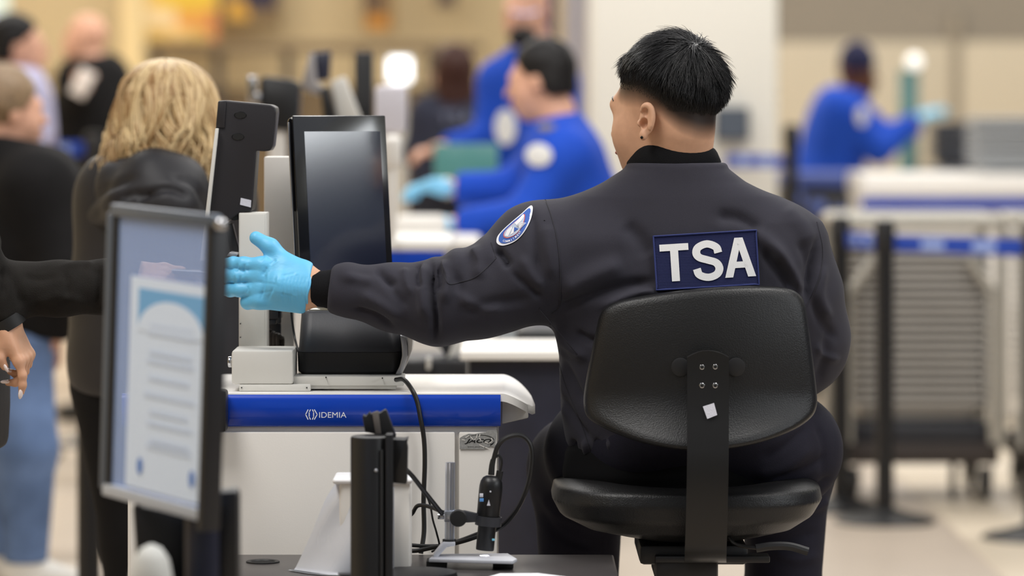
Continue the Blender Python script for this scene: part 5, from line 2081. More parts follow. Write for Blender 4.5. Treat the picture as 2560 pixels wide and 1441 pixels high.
# traveller in black, far left middle
Y = 17.0
J = ground(joints(Y, head=(214, 106), neck=(226, 158), sh_l=(200, 196, -.17), sh_r=(262, 190, .12), el_l=(185, 285, -.15), el_r=(300, 290, .1), wr_l=(205, 215, -.32), wr_r=(305, 372, .05), hip=(250, 390)), Y)
person('shaven-headed traveller in a black coat turned left near the cream column', J, M_BLACKK, M_BLACKK, M_SKIN_B, None, M_SHOE, yaw=62, face=True, top_name='coat', girth=1.25)

pp = obj('paper_fold', box(W(206, 208, 16.52), (.07, .012, .12), .003, Ry(28)), mat('folded_paper', rgb(232, 222, 214), .8))
tag(pp, 'folded pale papers held up by the traveller in the black coat', 'papers')
# traveller at the far left edge
Y = 15.0
J = ground(joints(Y, head=(46, 122), neck=(40, 186), sh_l=(30, 232, .17), sh_r=(52, 232, -.17), el_l=(30, 320, .17), el_r=(50, 320, -.17), wr_l=(70, 380, .1), wr_r=(80, 380, -.1), hip=(30, 400)), Y)
person('dark-haired traveller in a lavender shirt at the left edge', J, mat('lavender_shirt', rgb(178, 176, 206), .8), M_NAVYPANT, M_SKIN_B, M_DARKHAIR, M_SHOE, yaw=-80, face=True)

# officer in a beanie at the belt on the right
Y = 20.5
J = ground(joints(Y, head=(2142, 190), neck=(2126, 238), sh_r=(2098, 272, -.17), sh_l=(2112, 262, .17), el_r=(2195, 372, -.2), el_l=(2215, 352, .2), wr_r=(2292, 305, -.1), wr_l=(2300, 300, .15), hip=(2066, 455)), Y)
o7 = person('officer in blue shirt and navy beanie reaching right towards stacked trays', J, M_BLUESHIRT, M_NAVYPANT, M_SKIN_C, None, M_SHOE, yaw=-72, face=True, glove=M_BGLOVE, girth=1.28, group='officers in blue')
hc = J['head']
bean = s_int(.01, s_ell(hc + Vector((0, 0, .075)), (.098, .112, .112)), s_plane(hc + Vector((0, 0, .03)), (.1, 0, -1)))
V_, Q_ = nets(bean, *bounds([hc + Vector((0, 0, .07))], .16), .008)
obj('beanie', (V_, Q_), mat('navy_beanie', rgb(24, 26, 62), .9, bump=(200, .5)), o7, sharp=None)
patch_on(o7, 2155, 290, 20.22, (.03, .05), yaw=20)

# woman with streaked pinned-up hair and pale jeans
Y = 11.0
J = joints(Y, head=(18, 284), neck=(12, 372), sh_r=(96, 470, -.14), sh_l=(66, 462, .18), el_r=(158, 690, -.20), el_l=(60, 690, .2), wr_r=(128, 835, -.1), wr_l=(110, 800, .25), hip=(22, 790))
J['kn_r'], J['an_r'] = W(66, 1120, 10.9), W(64, 1390, 10.95)
J['kn_l'], J['an_l'] = W(14, 1120, 11.15), W(10, 1380, 11.15)


def bun_hair(c, R, s):
    Rm = np.array(R, dtype=np.float32)
    cc_ = A3(c)
    cap = su(.03, s_ell((0, -.02, .045), (.090, .106, .100)), s_ell((0, -.10, .10), (.055, .055, .055)))
    cut = s_plane((0, .035, .02), (0, .7, -.72))

    def f(P):
        q_ = ((P - cc_) @ Rm) / s
        d_ = -smin(-cap(q_), -cut(q_), .02)
        return (d_ + .003 * np.sin(q_[:, 0] * 200 + q_[:, 2] * 60)) * s
    return f


w1 = person('woman with pinned-up streaked hair in a black coat and pale jeans', J, M_BLACKK, M_DENIM, M_SKIN_B, M_BRHAIR, M_WSHOE, yaw=-58, face=True, hair_fn=bun_hair, top_name='coat', coat=.015, girth=1.12, h=.010)

# blonde woman at the kiosk
Y = 8.15
J = ground(joints(Y, head=(424, 306), neck=(415, 430), sh_l=(308, 494), sh_r=(520, 500), el_l=(280, 720, -.02), el_r=(560, 720, .1), wr_l=(300, 900, .15), wr_r=(560, 820, .3), hip=(408, 930)), Y, spread=.055)
bl = person('woman with wavy blonde hair in a black hooded jacket at the kiosk', J, M_BLACKJ, M_BLACKK, M_SKIN_B, None, M_SHOE, yaw=-25, face=True, top_name='jacket', coat=.018, girth=.96, hs=1.0, h=.010)
hood = su(.03, s_chain([(W(268, 512, 8.13), .035), (W(306, 462, 8.05), .050), (W(386, 447, 7.99), .058), (W(446, 462, 8.00), .055), (W(496, 512, 8.05), .040), (W(511, 562, 8.09), .028)], .03),
          s_chain([(W(246, 542, 8.08), .030), (W(336, 512, 7.98), .055), (W(426, 512, 7.96), .060), (W(486, 562, 8.01), .03)], .04))
V_, Q_ = nets(hood, *bounds([W(240, 420, 7.9), W(520, 600, 8.2)], .12), .007)
V_ = crease(V_, Q_, [([(216, 512), (266, 472), (336, 442)], 9, -.010), ([(236, 542), (306, 492), (386, 482)], 8, -.010), ([(306, 522), (406, 472), (476, 492)], 8, -.010), ([(426, 437), (486, 462), (526, 542)], 7, -.008)])
obj('hood', (V_, Q_), M_BLACKJ, bl, sharp=None)
rng = np.random.default_rng(11)
Mh, Kh = 2200, 18
R_b = np.array(Rz(-25))
d_ = rng.normal(size=(Mh * 3, 3))
d_ /= np.linalg.norm(d_, axis=1)[:, None]
d_ = d_[(d_[:, 2] > -.05) & ((d_[:, 1] < .55) | (d_[:, 2] > .6))][:Mh]
Mh = len(d_)
rt = np.array([0, -.012, .04]) + d_ * np.array([.082, .097, .094])
az = np.arctan2(d_[:, 0], -d_[:, 1])
PH = np.zeros((Mh, Kh, 3))
ph0 = rng.uniform(0, 6.28, Mh)
lenh = rng.uniform(.13, .20, Mh)
flare = rng.uniform(.004, .060, Mh)
part = np.array([.01, .03, .135])
for k in range(Kh):
    t = k / (Kh - 1)
    # run over the skull, then fall with a wave
    ang = t * 1.0
    out = rt + 0.0
    horiz = np.stack([np.sin(az), -np.cos(az), np.zeros(Mh)], -1)
    hr = np.stack([horiz[:, 0] * .092, horiz[:, 1] * .102, np.zeros(Mh)], -1)
    tt = np.clip(t * 2.2, 0, 1)
    drop = np.clip(rt[:, 2] - .03, 0, None)
    s1 = np.sin(tt * PI / 2)
    p_ = rt * (1 - s1)[..., None] if False else None
    xy = rt[:, :2] * (1 - s1) + (hr[:, :2] + np.array([0, -.012])) * s1
    zz = .03 + (rt[:, 2] - .03) * np.cos(tt * PI / 2) - np.clip(t - .3, 0, 1) * lenh * 1.35
    wv = .015 * np.clip(t * 1.6, 0, 1)
    cl = np.round(az * 5) / 5
    side_w = np.stack([np.cos(az), np.sin(az)], -1)
    xy = xy + side_w * (wv * np.sin(t * 13 + cl * 9 + ph0 * .25))[:, None] + horiz[:, :2] * (flare * t ** 1.3 + wv * .7 * np.cos(t * 12 + cl * 7))[:, None]
    PH[:, k, :2] = xy
    PH[:, k, 2] = zz
PH = np.einsum('ij,mkj->mki', R_b, PH) + np.array(J['head'])
Vs, Qs, sid = strands(PH, rng.uniform(.0018, .0036, Mh), 4)
tone = rng.uniform(0, 1, Mh) ** 1.5
core = s_ell((0, -.018, .030), (.082, .094, .096))
core2 = s_ell((0, -.045, -.06), (.080, .055, .12))
Rm_ = np.array(R_b, dtype=np.float32)
cH = A3(J['head'])


def core_f(P):
    q_ = (P - cH) @ Rm_
    d0 = smin(core(q_), core2(q_), .04)
    return np.maximum(d0, .6 * q_[:, 1] - .75 * q_[:, 2] - .045)


Vc, Qc = nets(core_f, np.array(J['head']) - .24, np.array(J['head']) + .2, .008)
hv, hq = njoin((Vs, Qs), (Vc, Qc))
M_BLONDE = mat('blonde_hair', rgb(226, 200, 152), 0.42, spec=0.45, attr=('tone', rgb(150, 110, 66)))
obj('hair', (hv, hq), M_BLONDE, bl, sharp=None, attrs={'tone': np.concatenate([tone[sid], np.full(len(Vc), .55)])})

# ---------------------------------------------------------------- traveller handing over a phone, mostly outside the left edge
tv = thing('person', 'traveller in black sleeves at the left edge holding out a phone', 'person', (-1.08, 6.95, 0))
M_SWEAT = mat('black_sweater', rgb(34, 32, 30), 0.95, spec=0.15, bump=(600, .5), var=(40, .12))
tsh_r, tsh_l = Vector((-1.10, 6.80, 1.30)), Vector((-1.12, 7.14, 1.30))
wrA = W(300, 690, 6.86)
elA = W(-60, 724, 6.83)
wrB = W(20, 812, 6.80)
elB = W(-75, 640, 6.78)
RA = frame((1, .03, -.04), (-.1, -.55, 1))
hA, tA = hand_sdf(wrA, RA, .93, curl=(16, 22, 28, 32), spread=(4, 0, -4, -8), thumb=((.030, .045, -.022), (.036, .075, -.026), (.030, .10, -.024)), side=-1)
RB = frame((.46, .05, -1), (.90, -.36, .3))
hB, tB = hand_sdf(wrB, RB, .80, curl=(14, 44, 54, 58), spread=(6, 1, -3, -7), thumb=((.034, .034, -.020), (.044, .058, -.030), (.040, .080, -.030)), side=1)
tr_f = s_loft([(.86, -1.24, -.935, 6.78, 7.16), (1.0, -1.23, -.94, 6.78, 7.16), (1.15, -1.23, -.935, 6.77, 7.17), (1.30, -1.21, -.98, 6.78, 7.16), (1.36, -1.16, -1.04, 6.88, 7.06)], 2.3, .04)
armA = s_chain([(tsh_r, .07), (elA, .048), (wrA, .030)], .02)
armB = s_chain([(Vector((-1.08, 6.82, 1.28)), .062), (elB, .048), (wrB, .027)], .02)
hd_t = s_head((-1.07, 6.97, 1.53), Rz(-90), .98)
lgs = su(.03, s_cap((-1.08, 6.88, .88), (-1.06, 6.88, .48), .09, .065), s_cap((-1.06, 6.88, .48), (-1.08, 6.88, .1), .06, .045), s_cap((-1.08, 7.06, .88), (-1.06, 7.06, .48), .09, .065), s_cap((-1.06, 7.06, .48), (-1.08, 7.06, .1), .06, .045))
V1, Q1 = nets(su(.02, hd_t, s_off(tr_f, -.015), s_off(armA, -.016), s_off(armB, -.012), s_off(lgs, -.008)), (-1.34, 6.6, .02), (-.45, 7.35, 1.72), .011)
V2, Q2 = nets(su(.012, hA, s_cap(wrA, wrA + (elA - wrA).normalized() * .05, .024, .020)), *bounds([wrA, tA[1][0]], .09), .0026)
V3, Q3 = nets(su(.012, hB, s_cap(wrB, wrB + (elB - wrB).normalized() * .06, .024, .026)), *bounds([wrB, tB[1][0]], .09), .0026)
V_, Q_ = njoin((V1, Q1), (V2, Q2), (V3, Q3))
M_SKIN_T = mat('skin_tan', rgb(208, 160, 130), .45, spec=.4, sss=.1, attr=('stubble', rgb(30, 20, 16)), bump=(160, .12))
obj('body', (V_, Q_), M_SKIN_T, tv, sharp=None, attrs={'stubble': np.zeros(len(V_))})
eyes(tv, (-1.07, 6.97, 1.53), Rz(-90), .98)
for tip, dr in tA + tB:
    q_ = dr.to_track_quat('Y', 'Z')
    obj('nail', xf(sphere((0, 0, 0), (.0052, .0105, .0035), 12, 8), Matrix.Translation(tip + dr * .004 + Vector((0, -.004, .002))) @ q_.to_matrix().to_4x4()), M_NAIL, tv)
sw = s_off(su(.04, tr_f, s_chain([(tsh_r, .075), (elA, .049), (W(150, 722, 6.84), .043), (W(262, 718, 6.85), .042), (W(345, 700, 6.86), .042)], .02), s_chain([(Vector((-1.08, 6.82, 1.28)), .066), (elB, .046), (W(2, 800, 6.80), .030)], .02)), .004)
sw = s_sub(.006, sw, s_int(.004, s_cap(W(350, 690, 6.86), W(460, 680, 6.86), .07), s_plane(W(347, 690, 6.86), (-1, 0, .1))))
sw = s_sub(.006, sw, s_int(.004, s_cap(W(6, 822, 6.80), W(10, 900, 6.80), .06), s_plane(W(5, 803, 6.80), (0, 0, 1))))
V_, Q_ = nets(sw, (-1.36, 6.6, .80), (-.60, 7.35, 1.42), .006)
V_ = crease(V_, Q_, [([(238, 658), (250, 710), (240, 775)], 9, -.010), ([(165, 680), (170, 720), (165, 745)], 8, -.006), ([(20, 665), (40, 720), (60, 770)], 10, -.007), ([(60, 690), (100, 700), (140, 690)], 9, -.004), ([(265, 655), (268, 710), (262, 785)], 8, .008), ([(5, 672), (12, 700), (8, 740)], 7, -.007), ([(150, 670), (200, 660), (235, 664)], 8, .005), ([(90, 760), (150, 740), (220, 760)], 10, .004)])
obj('sweater', (V_, Q_), M_SWEAT, tv, sharp=None)
coatf = s_loft([(.775, -1.25, -.918, 6.74, 7.18), (.85, -1.25, -.914, 6.74, 7.18), (.95, -1.25, -.914, 6.75, 7.17), (1.02, -1.24, -.93, 6.78, 7.16)], 2.4, .015)
V_, Q_ = nets(coatf, (-1.3, 6.68, .74), (-.85, 7.25, 1.06), .008)
obj('vest_hem', (V_, Q_), M_BLACKJ, tv, sharp=None)
V_, Q_ = nets(s_int(.01, s_off(lgs, .012), s_plane((0, 0, .12), (0, 0, -1))), (-1.34, 6.7, .05), (-.85, 7.3, 1.02), .014)
obj('trousers', (V_, Q_), M_BLACKK, tv, sharp=None)
for y in (6.88, 7.06):
    sh = s_int(.004, su(.03, s_ell((-1.02, y, .045), (.13, .045, .045)), s_cap((-1.08, y, .05), (-1.08, y, .14), .05)), s_plane((0, 0, .003), (0, 0, -1)))
    V_, Q_ = nets(sh, (-1.2, y - .1, -.02), (-.84, y + .1, .22), .01)
    obj('shoe', (V_, Q_), M_SHOE, tv, sharp=None)
V_, Q_ = nets(s_int(.01, su(.03, s_ell((-1.09, 6.97, 1.58), (.105, .09, .10)), s_ell((-1.15, 6.97, 1.45), (.05, .085, .16))), s_plane((-1.04, 0, 1.55), (.72, 0, -.7))), (-1.3, 6.8, 1.2), (-.9, 7.15, 1.72), .009)
obj('hair', (V_, Q_), M_DARKHAIR, tv, sharp=None)
obj('watch_strap', lathe([(.029, -.011), (.032, -.011), (.032, .011), (.029, .011)], 24, wrB + (elB - wrB).normalized() * .004, (elB - wrB).normalized(), caps=False), M_RUBBER, tv)
ph = obj('phone', box(W(500, 681, 6.86) + Vector((-.004, 0, 0)), (.088, .072, .008), .0035, Ry(3)), mat('phone_slate', rgb(36, 42, 56), .2, spec=.6))
tag(ph, 'dark phone held flat between the traveller and the blue glove', 'phone')
obj('phone_edge', box(W(500, 678, 6.86) + Vector((-.004, 0, 0)), (.089, .073, .0022), .001, Ry(3)), M_SILVER, ph)

# ---------------------------------------------------------------- barrier posts and belts
M_BELT = mat('belt_blue', rgb(26, 66, 168), .7)
M_BELTP = mat('belt_print', rgb(150, 170, 220), .7)


def stanchion(label, px, Y, hgt=1.0, group='black belt posts'):
    x = W(px, 0, Y).x
    t = thing('stanchion', label, 'post', (x, Y, 0), group)
    obj('floor_base', lathe([(.168, 0), (.170, .008), (.155, .016), (.10, .028), (.05, .042), (.035, .05)], 40, (x, Y, 0), (0, 0, 1)), M_BLACKCASE, t)
    obj('pole', cyl((x, Y, .04), (x, Y, hgt - .09), .031, n=28), M_BLACKCASE, t)
    hd_ = obj('belt_head', cyl((x, Y, hgt - .09), (x, Y, hgt), .036, n=28, bev=.006), M_DARKPLASTIC, t)
    obj('cap', cyl((x, Y, hgt), (x, Y, hgt + .012), .030, n=28, bev=.004), M_BLACKCASE, hd_)
    return t


def belt(label, a, b, z=.935, w=.055):
    a, b = Vector((a[0], a[1], z)), Vector((b[0], b[1], z))
    d = (b - a)
    R = Matrix((d.normalized(), d.normalized().cross(Vector((0, 0, -1))), Vector((0, 0, 1)))).transposed()
    o = thing('belt', label, 'belt', (a + b) / 2, 'blue barrier belts')
    obj('webbing', box((a + b) / 2, (d.length, .003, w), .001, R), M_BELT, o)
    for s_ in (.3, .7):
        obj('belt_marking', box(a.lerp(b, s_) + R @ Vector((0, -.0022, 0)), (d.length * .18, .001, w * .55), 0, R), M_BELTP, o)
    return o


def sx_(px, Y):
    return (W(px, 0, Y).x, Y)


stanchion('black belt post in front of the near tray cart', 2212, 12.85)
stanchion('black belt post half hidden behind the officer\'s right elbow', 2101, 13.24)
stanchion('black belt post at the right edge of the frame', 2585, 12.35)
stanchion('black belt post at left behind the reaching black sleeve', 222, 10.1, .97)
stanchion('tall black belt post far left behind the coated travellers', 232, 15.8, 1.27)
stanchion('tall black belt post at the left edge behind the streaked-hair woman', 10, 15.8, 1.27)
stanchion('tall black belt post between the white column and the beanie officer', 1978, 16.55, 1.3)
belt('blue belt running from the near cart post to the right edge', sx_(2238, 12.8), sx_(2560, 12.4))
belt('short blue belt between the two posts by the officer\'s elbow', sx_(2116, 13.2), sx_(2196, 12.9))
belt('blue belt far left between travellers', (W(28, 0, 15.8).x, 15.8), (W(214, 0, 15.8).x, 15.8), z=1.215)
belt('dark blue belt across the foot of the white column', (W(1815, 0, 16.98).x, 16.98), (W(1962, 0, 16.6).x, 16.6), z=1.15)

# ---------------------------------------------------------------- tray carts
M_TRAY = mat('grey_tray', rgb(178, 174, 168), .35, spec=.4)
M_TRAYD = mat('dark_grey_tray', rgb(92, 94, 100), .5)
M_TRAYL = mat('light_grey_tray', rgb(168, 172, 176), .5)
M_CART = mat('cart_galvanised', rgb(178, 174, 164), .4, metal=.35)
M_CARTK = mat('cart_deck', rgb(58, 50, 46), .6)


def tray_geo(c, w, d, h):
    """open tray with a rolled rim"""
    x, y, z = c
    vs, fs = [], []
    ring = [(w / 2 - .060, d / 2 - .060, 0), (w / 2 - .05, d / 2 - .05, .006), (w / 2 - .030, d / 2 - .030, h - .014), (w / 2, d / 2, h - .013), (w / 2, d / 2, h), (w / 2 - .014, d / 2 - .014, h + .001), (w / 2 - .052, d / 2 - .052, .010), (w / 2 - .065, d / 2 - .065, .006)]
    ns = 5
    for a_, b_, zz in ring:
        r = min(.04, a_ * .3)
        for cx, cy, t0 in ((a_ - r, b_ - r, 0), (-a_ + r, b_ - r, 90), (-a_ + r, -b_ + r, 180), (a_ - r, -b_ + r, 270)):
            for i in range(ns):
                t = math.radians(t0 + 90 * i / (ns - 1))
                vs.append(Vector((x + cx + r * math.cos(t), y + cy + r * math.sin(t), z + zz)))
    m = 4 * ns
    for j in range(len(ring) - 1):
        for i in range(m):
            k = (i + 1) % m
            fs.append((j * m + i, j * m + k, (j + 1) * m + k, (j + 1) * m + i))
    fs.append(tuple(range(m - 1, -1, -1)))
    fs.append(tuple((len(ring) - 1) * m + i for i in range(m)))
    return vs, fs


def tray_stack(label, group, x, Y, z0, n, w, d, h, pitch, m):
    base = obj('tray', tray_geo((x, Y, z0), w, d, h), m)
    tag(base, label, 'tray', group)
    for k in range(1, n):
        c = base.copy()
        COL.objects.link(c)
        c.location = base.location + Vector((RNG.uniform(-.004, .004), RNG.uniform(-.004, .004), k * pitch))
        ORG[c.name] = Vector(c.location)
        if k == n - 1:
            c['label'] = 'topmost ' + label


def cart(label, dx):
    Yc = 13.75
    x0, x1 = W(2112, 0, 13.5).x + dx, W(2486, 0, 13.5).x + dx
    t = thing('tray_cart', label, 'cart', ((x0 + x1) / 2, Yc, 0), 'tray carts')
    zd0, zd1 = .135, .21
    obj('deck', box(((x0 + x1) / 2, Yc, (zd0 + zd1) / 2), (x1 - x0 + .03, .56, zd1 - zd0), .01), M_CARTK, t)
    ztop = .985
    for x in (x0 - .02, x1 + .02):
        for y in (Yc - .27, Yc + .27):
            obj('upright', cyl((x, y, zd1 - .02), (x, y, ztop), .017, n=14), M_CART, t)
    for y in (Yc - .27, Yc + .27):
        obj('top_rail', tube([(x0 - .02, y, ztop), (x1 + .02, y, ztop)], .026, 12, 1), M_CART, t)
        obj('mid_rail', tube([(x0 - .02, y, ztop - .07), (x1 + .02, y, ztop - .07)], .012, 10, 1), M_CART, t)
    for x in (x0 - .02, x1 + .02):
        obj('end_rail', tube([(x, Yc - .27, ztop), (x, Yc + .27, ztop)], .022, 12, 1), M_CART, t)
    for x, s_ in ((x0 + .045, 1), (x1 - .045, -1)):
        obj('brace', tube([(x - .03 * s_, Yc - .30, .74), (x + .05 * s_, Yc - .30, .86)], .018, 10, 1), M_CART, t)
        obj('guide', tube([(x - .03 * s_, Yc - .30, zd1), (x - .03 * s_, Yc - .30, .75)], .011, 8, 1), M_CART, t)
    for x in (x0 + .03, x1 - .03):
        for y in (Yc - .22, Yc + .22):
            w_ = obj('castor', cyl((x - .016, y, .062), (x + .016, y, .062), .060, n=24, bev=.006), M_RUBBER, t)
            obj('castor_fork', join(box((x - .024, y, .10), (.006, .03, .10), .001), box((x + .024, y, .10), (.006, .03, .10), .001), box((x, y, .142), (.054, .05, .008), .001)), M_CHROME, w_)
    obj('brake_leg', box((x1 - .14, Yc - .2, .07), (.022, .03, .135), .004), M_RUBBER, t)
    obj('deck_box', box(((x0 + x1) / 2, Yc, zd1 + .035), (x1 - x0 - .04, .50, .07), .008), M_DGREY, t)
    return (x0 + x1) / 2, Yc, zd1 + .07, x1 - x0


for lab, dx, grp in (('wheeled tray cart beside the seated officer, right of the belt post', 0, 'trays on the near cart'), ('wheeled tray cart cut off by the right edge', .64, 'trays on the edge cart')):
    cx, cy, cz, cw = cart(lab, dx)
    tray_stack('grey plastic tray in the tall stack on the ' + ('cart beside the officer' if dx == 0 else 'cart at the right edge'), grp, cx, cy, cz + .001, 19, cw - .02, .50, .075, .0305, M_TRAY)

# white counter with further tray stacks
cb = thing('conveyor_counter', 'white conveyor counter with a blue edge band behind the tray carts', 'counter', (W(2330, 0, 17).x, 17.2, 0))
xa_, xb_ = W(2160, 0, 16.9).x, W(2700, 0, 16.9).x
zt = W(0, 432, 17.2).z
obj('counter_body', box(((xa_ + xb_) / 2, 17.25, zt / 2 - .04), (xb_ - xa_, .7, zt - .10), .01), M_WHITE, cb)
obj('counter_slab', box(((xa_ + xb_) / 2, 17.25, zt - .05), (xb_ - xa_ + .02, .74, .10), .01), M_WHITETOP, cb)
obj('edge_band', box(((xa_ + xb_) / 2, 16.88, W(0, 510, 16.9).z), (xb_ - xa_ + .03, .012, .045), .002), M_BLUE, cb)
tray_stack('light grey tray in the stack on the white conveyor counter', 'trays on the counter', W(2520, 0, 17.2).x, 17.2, zt + .001, 9, .34, .46, .05, .0245, M_TRAYL)
cd = thing('roller_table', 'dark roller table beyond the white counter', 'table', (W(2420, 0, 20).x, 20.6, 0))
zt2 = W(0, 425, 20.6).z
obj('table_body', box((W(2420, 0, 20.6).x + .10, 21.1, zt2 / 2), (.52, .7, zt2 - .002), .02), mat('table_grey', rgb(70, 74, 84), .6), cd)
for k in range(6):
    xk = W(2420, 0, 20.6).x - .12 + k * .09
    obj('roller', cyl((xk, 20.78, zt2 - .02), (xk, 21.42, zt2 - .02), .025, n=12), M_SILVER, cd)
tray_stack('dark grey tray in the stack on the roller table', 'trays on the roller table', W(2430, 0, 21.2).x, 21.2, zt2 + .008, 8, .46, .46, .05, .028, M_TRAYD)
# dark scanner machine behind the beanie officer
sc = thing('belt_scanner', 'dark blue and black belt scanner beside the beanie officer', 'machine', (W(2060, 0, 18.3).x, 18.6, 0))
mx = W(2075, 0, 18.4).x
obj('housing', box((mx, 18.8, .50), (.44, .8, 1.0), .03), mat('machine_black', rgb(36, 36, 44), .5), sc)
obj('belt_bed', box((mx, 18.8, 1.035), (.46, .86, .06), .02), mat('machine_blue', rgb(58, 78, 150), .5), sc)
for k in range(4):
    obj('blue_panel', box((mx - .16 + k * .1, 18.385, .95 - .04 * k), (.07, .02, .06), .01), mat('machine_panel', rgb(84, 104, 176), .5), sc)  # plain blue panels on the housing, not lit
# teal pole with a round white lamp
lp = thing('signal_lamp', 'teal pole with a round white lamp above the stacked trays', 'lamp', (W(2270, 0, 21.5).x, 21.5, 0))
xl = W(2272, 0, 21.5).x
obj('pole', cyl((xl, 21.5, 0), (xl, 21.5, W(0, 175, 21.5).z), .055, n=18), mat('teal_pole', rgb(96, 140, 142), .5), lp)
obj('lamp_globe', sphere((W(2282, 0, 21.5).x, 21.42, W(0, 155, 21.5).z), .045, 18, 12), mat('lamp_glow', rgb(240, 240, 235), .4, emit=((1, .98, .94, 1), .7)), lp)
# wall screen on the white column
ws = thing('wall_screen', 'dark flat screen mounted on the white column', 'screen', W(1830, 310, 16.97))
obj('housing', pbox(1788, 1874, 268, 352, 16.92, 17.0, .01), mat('screen_housing', rgb(64, 70, 80), .4), ws)
obj('display', pbox(1794, 1868, 274, 346, 16.914, 16.921), mat('screen_slate', rgb(78, 86, 98), .3), ws)

# ---------------------------------------------------------------- neighbouring kiosk and its equipment
k2 = thing('kiosk', 'second kiosk with black camera head and pale panels behind the monitor', 'kiosk', (W(860, 0, 10.3).x, 10.5, 0))
Y2 = 10.2
za = W(0, 600, 10.2).z
obj('cabinet', box((W(850, 0, 10.5).x, 10.5, za / 2 - .03), (.55, .5, za - .06), .01), M_WHITE, k2)
obj('counter_top', box((W(850, 0, 10.5).x, 10.5, za - .015), (.62, .56, .03), .008), M_WHITETOP, k2)
obj('blue_band', box((W(850, 0, 10.24).x, 10.235, za - .065), (.56, .02, .07), .003), M_BLUE, k2)
obj('camera_head', pprism([(648, 198), (660, 190), (735, 200), (750, 212), (745, 300), (735, 330), (655, 320)], Y2, Y2 + .1, .008), M_BLACKCASE, k2)
obj('camera_post', pbox(672, 712, 320, 600, Y2 + .02, Y2 + .09, .004), M_WHITE, k2)
obj('chrome_bracket', join(pbox(618, 640, 190, 262, Y2, Y2 + .04, .004), pbox(634, 650, 232, 262, Y2 - .03, Y2, .004)), M_CHROME, k2)
obj('small_screen', pprism([(782, 132), (828, 128), (824, 200), (786, 204)], Y2 + .1, Y2 + .13, .006), mat('slate_navy', rgb(38, 40, 58), .4), k2)
obj('screen_arm', pprism([(752, 215), (775, 130), (784, 135), (790, 205), (815, 220), (800, 240), (770, 230)], Y2 + .02, Y2 + .07, .006), mat('grey_arm', rgb(150, 146, 146), .4), k2)
obj('dark_panel', pprism([(800, 222), (822, 215), (850, 330), (812, 330)], Y2 - .02, Y2 + .02, .004), M_BLACKCASE, k2)
obj('pale_panel', pprism([(826, 205), (862, 190), (915, 330), (850, 330)], Y2, Y2 + .05, .006), M_OFFWHITE, k2)
obj('black_post', pbox(886, 932, 130, 600, Y2 + .16, Y2 + .2, .006), M_BLACKCASE, k2)
obj('pale_back', pbox(938, 1016, 214, 332, Y2 + .04, Y2 + .08, .012), mat('pale_lilac_casing', rgb(206, 202, 210), .5), k2)
obj('pale_back_stem', pbox(962, 990, 332, 602, Y2 + .05, Y2 + .08, .006), M_OFFWHITE, k2)
obj('round_box', pbox(955, 1004, 338, 425, Y2 - .06, Y2 + .0, .02, 3), M_WHITE, k2)
obj('round_box_stem', pbox(968, 988, 424, 602, Y2 - .05, Y2 - .02, .004), M_WHITE, k2)
# bright lamp above it
lm = thing('bright_lamp', 'small bright white lamp glowing above the second kiosk', 'lamp', W(1000, 175, 19))
obj('lamp_panel', pbox(972, 1026, 146, 204, 19, 19.03, .01), mat('lamp_white', rgb(255, 255, 255), .4, emit=((.90, .95, 1, 1), 2.6)), lm)
obj('lamp_housing', pbox(966, 1032, 140, 210, 19.03, 19.08, .01), M_OFFWHITE, lm)
obj('lamp_stand', cyl((W(1000, 0, 19.05).x, 19.06, 0), (W(1000, 0, 19.05).x, 19.06, W(0, 200, 19).z), .03, n=14), M_OFFWHITE, lm)

# counter the leaning officer works at
k3 = thing('counter', 'white counter with blue band under the leaning officer\'s gloved hands', 'counter', (W(1010, 0, 12).x, 12.2, 0))
z3 = W(0, 590, 11.9).z
obj('counter_body', box((W(1030, 0, 12.1).x, 12.15, z3 / 2 - .03), (.40, .5, z3 - .06), .01), M_WHITE, k3)
obj('counter_slab', box((W(1020, 0, 12.1).x, 12.15, z3 - .02), (.46, .56, .04), .012), M_WHITETOP, k3)
obj('blue_band', box((W(1015, 0, 11.88).x, 11.868, W(0, 628, 11.87).z), (.20, .014, .036), .003), M_BLUE, k3)
rd2 = obj('document_reader', join(box((W(1050, 0, 11.9).x, 12.05, z3 + .03), (.16, .2, .06), .02)), M_WHITE)
tag(rd2, 'white document reader under the leaning officer\'s gloves', 'scanner')
tl = obj('glass_screen', pbox(1085, 1245, 360, 470, 13.6, 13.63, .004), mat('teal_glass', rgb(84, 142, 140), .3))
tag(tl, 'teal glass screen standing between the two blue officers', 'screen')
tls = obj('screen_stand', join(pbox(1150, 1175, 468, 1300, 13.6, 13.64, .003), box((W(1160, 0, 13.6).x, 13.62, .01), (.4, .4, .02), .004)), M_DGREY, tl)
# pale bench table and dark cabinet seen under the outstretched arm
k4 = thing('bench_table', 'pale table edge under the outstretched sleeve, left of the officer', 'table', (W(1270, 0, 8.5).x, 8.7, 0))
z4 = W(0, 880, 8.45).z
x0_, x1_ = W(1150, 0, 8.45).x, W(1500, 0, 8.45).x
obj('table_top', box(((x0_ + x1_) / 2, 8.68, z4 - .009), (x1_ - x0_, .46, .019), .003), mat('cream_laminate', rgb(236, 232, 224), .4), k4)
obj('under_table_shade', box(((x0_ + x1_) / 2 + .01, 8.50, (z4 - .02) / 2), (x1_ - x0_ - .02, .02, z4 - .024), .003), mat('dark_panel', rgb(34, 34, 46), .35, var=(8, .4)), k4)  # dark sheet stands in for the shadowed space under the table
for x in (x0_ + .03, x1_ - .03):
    obj('leg', box((x, 8.86, (z4 - .02) / 2), (.03, .03, z4 - .024), .003), M_DARKPLASTIC, k4)
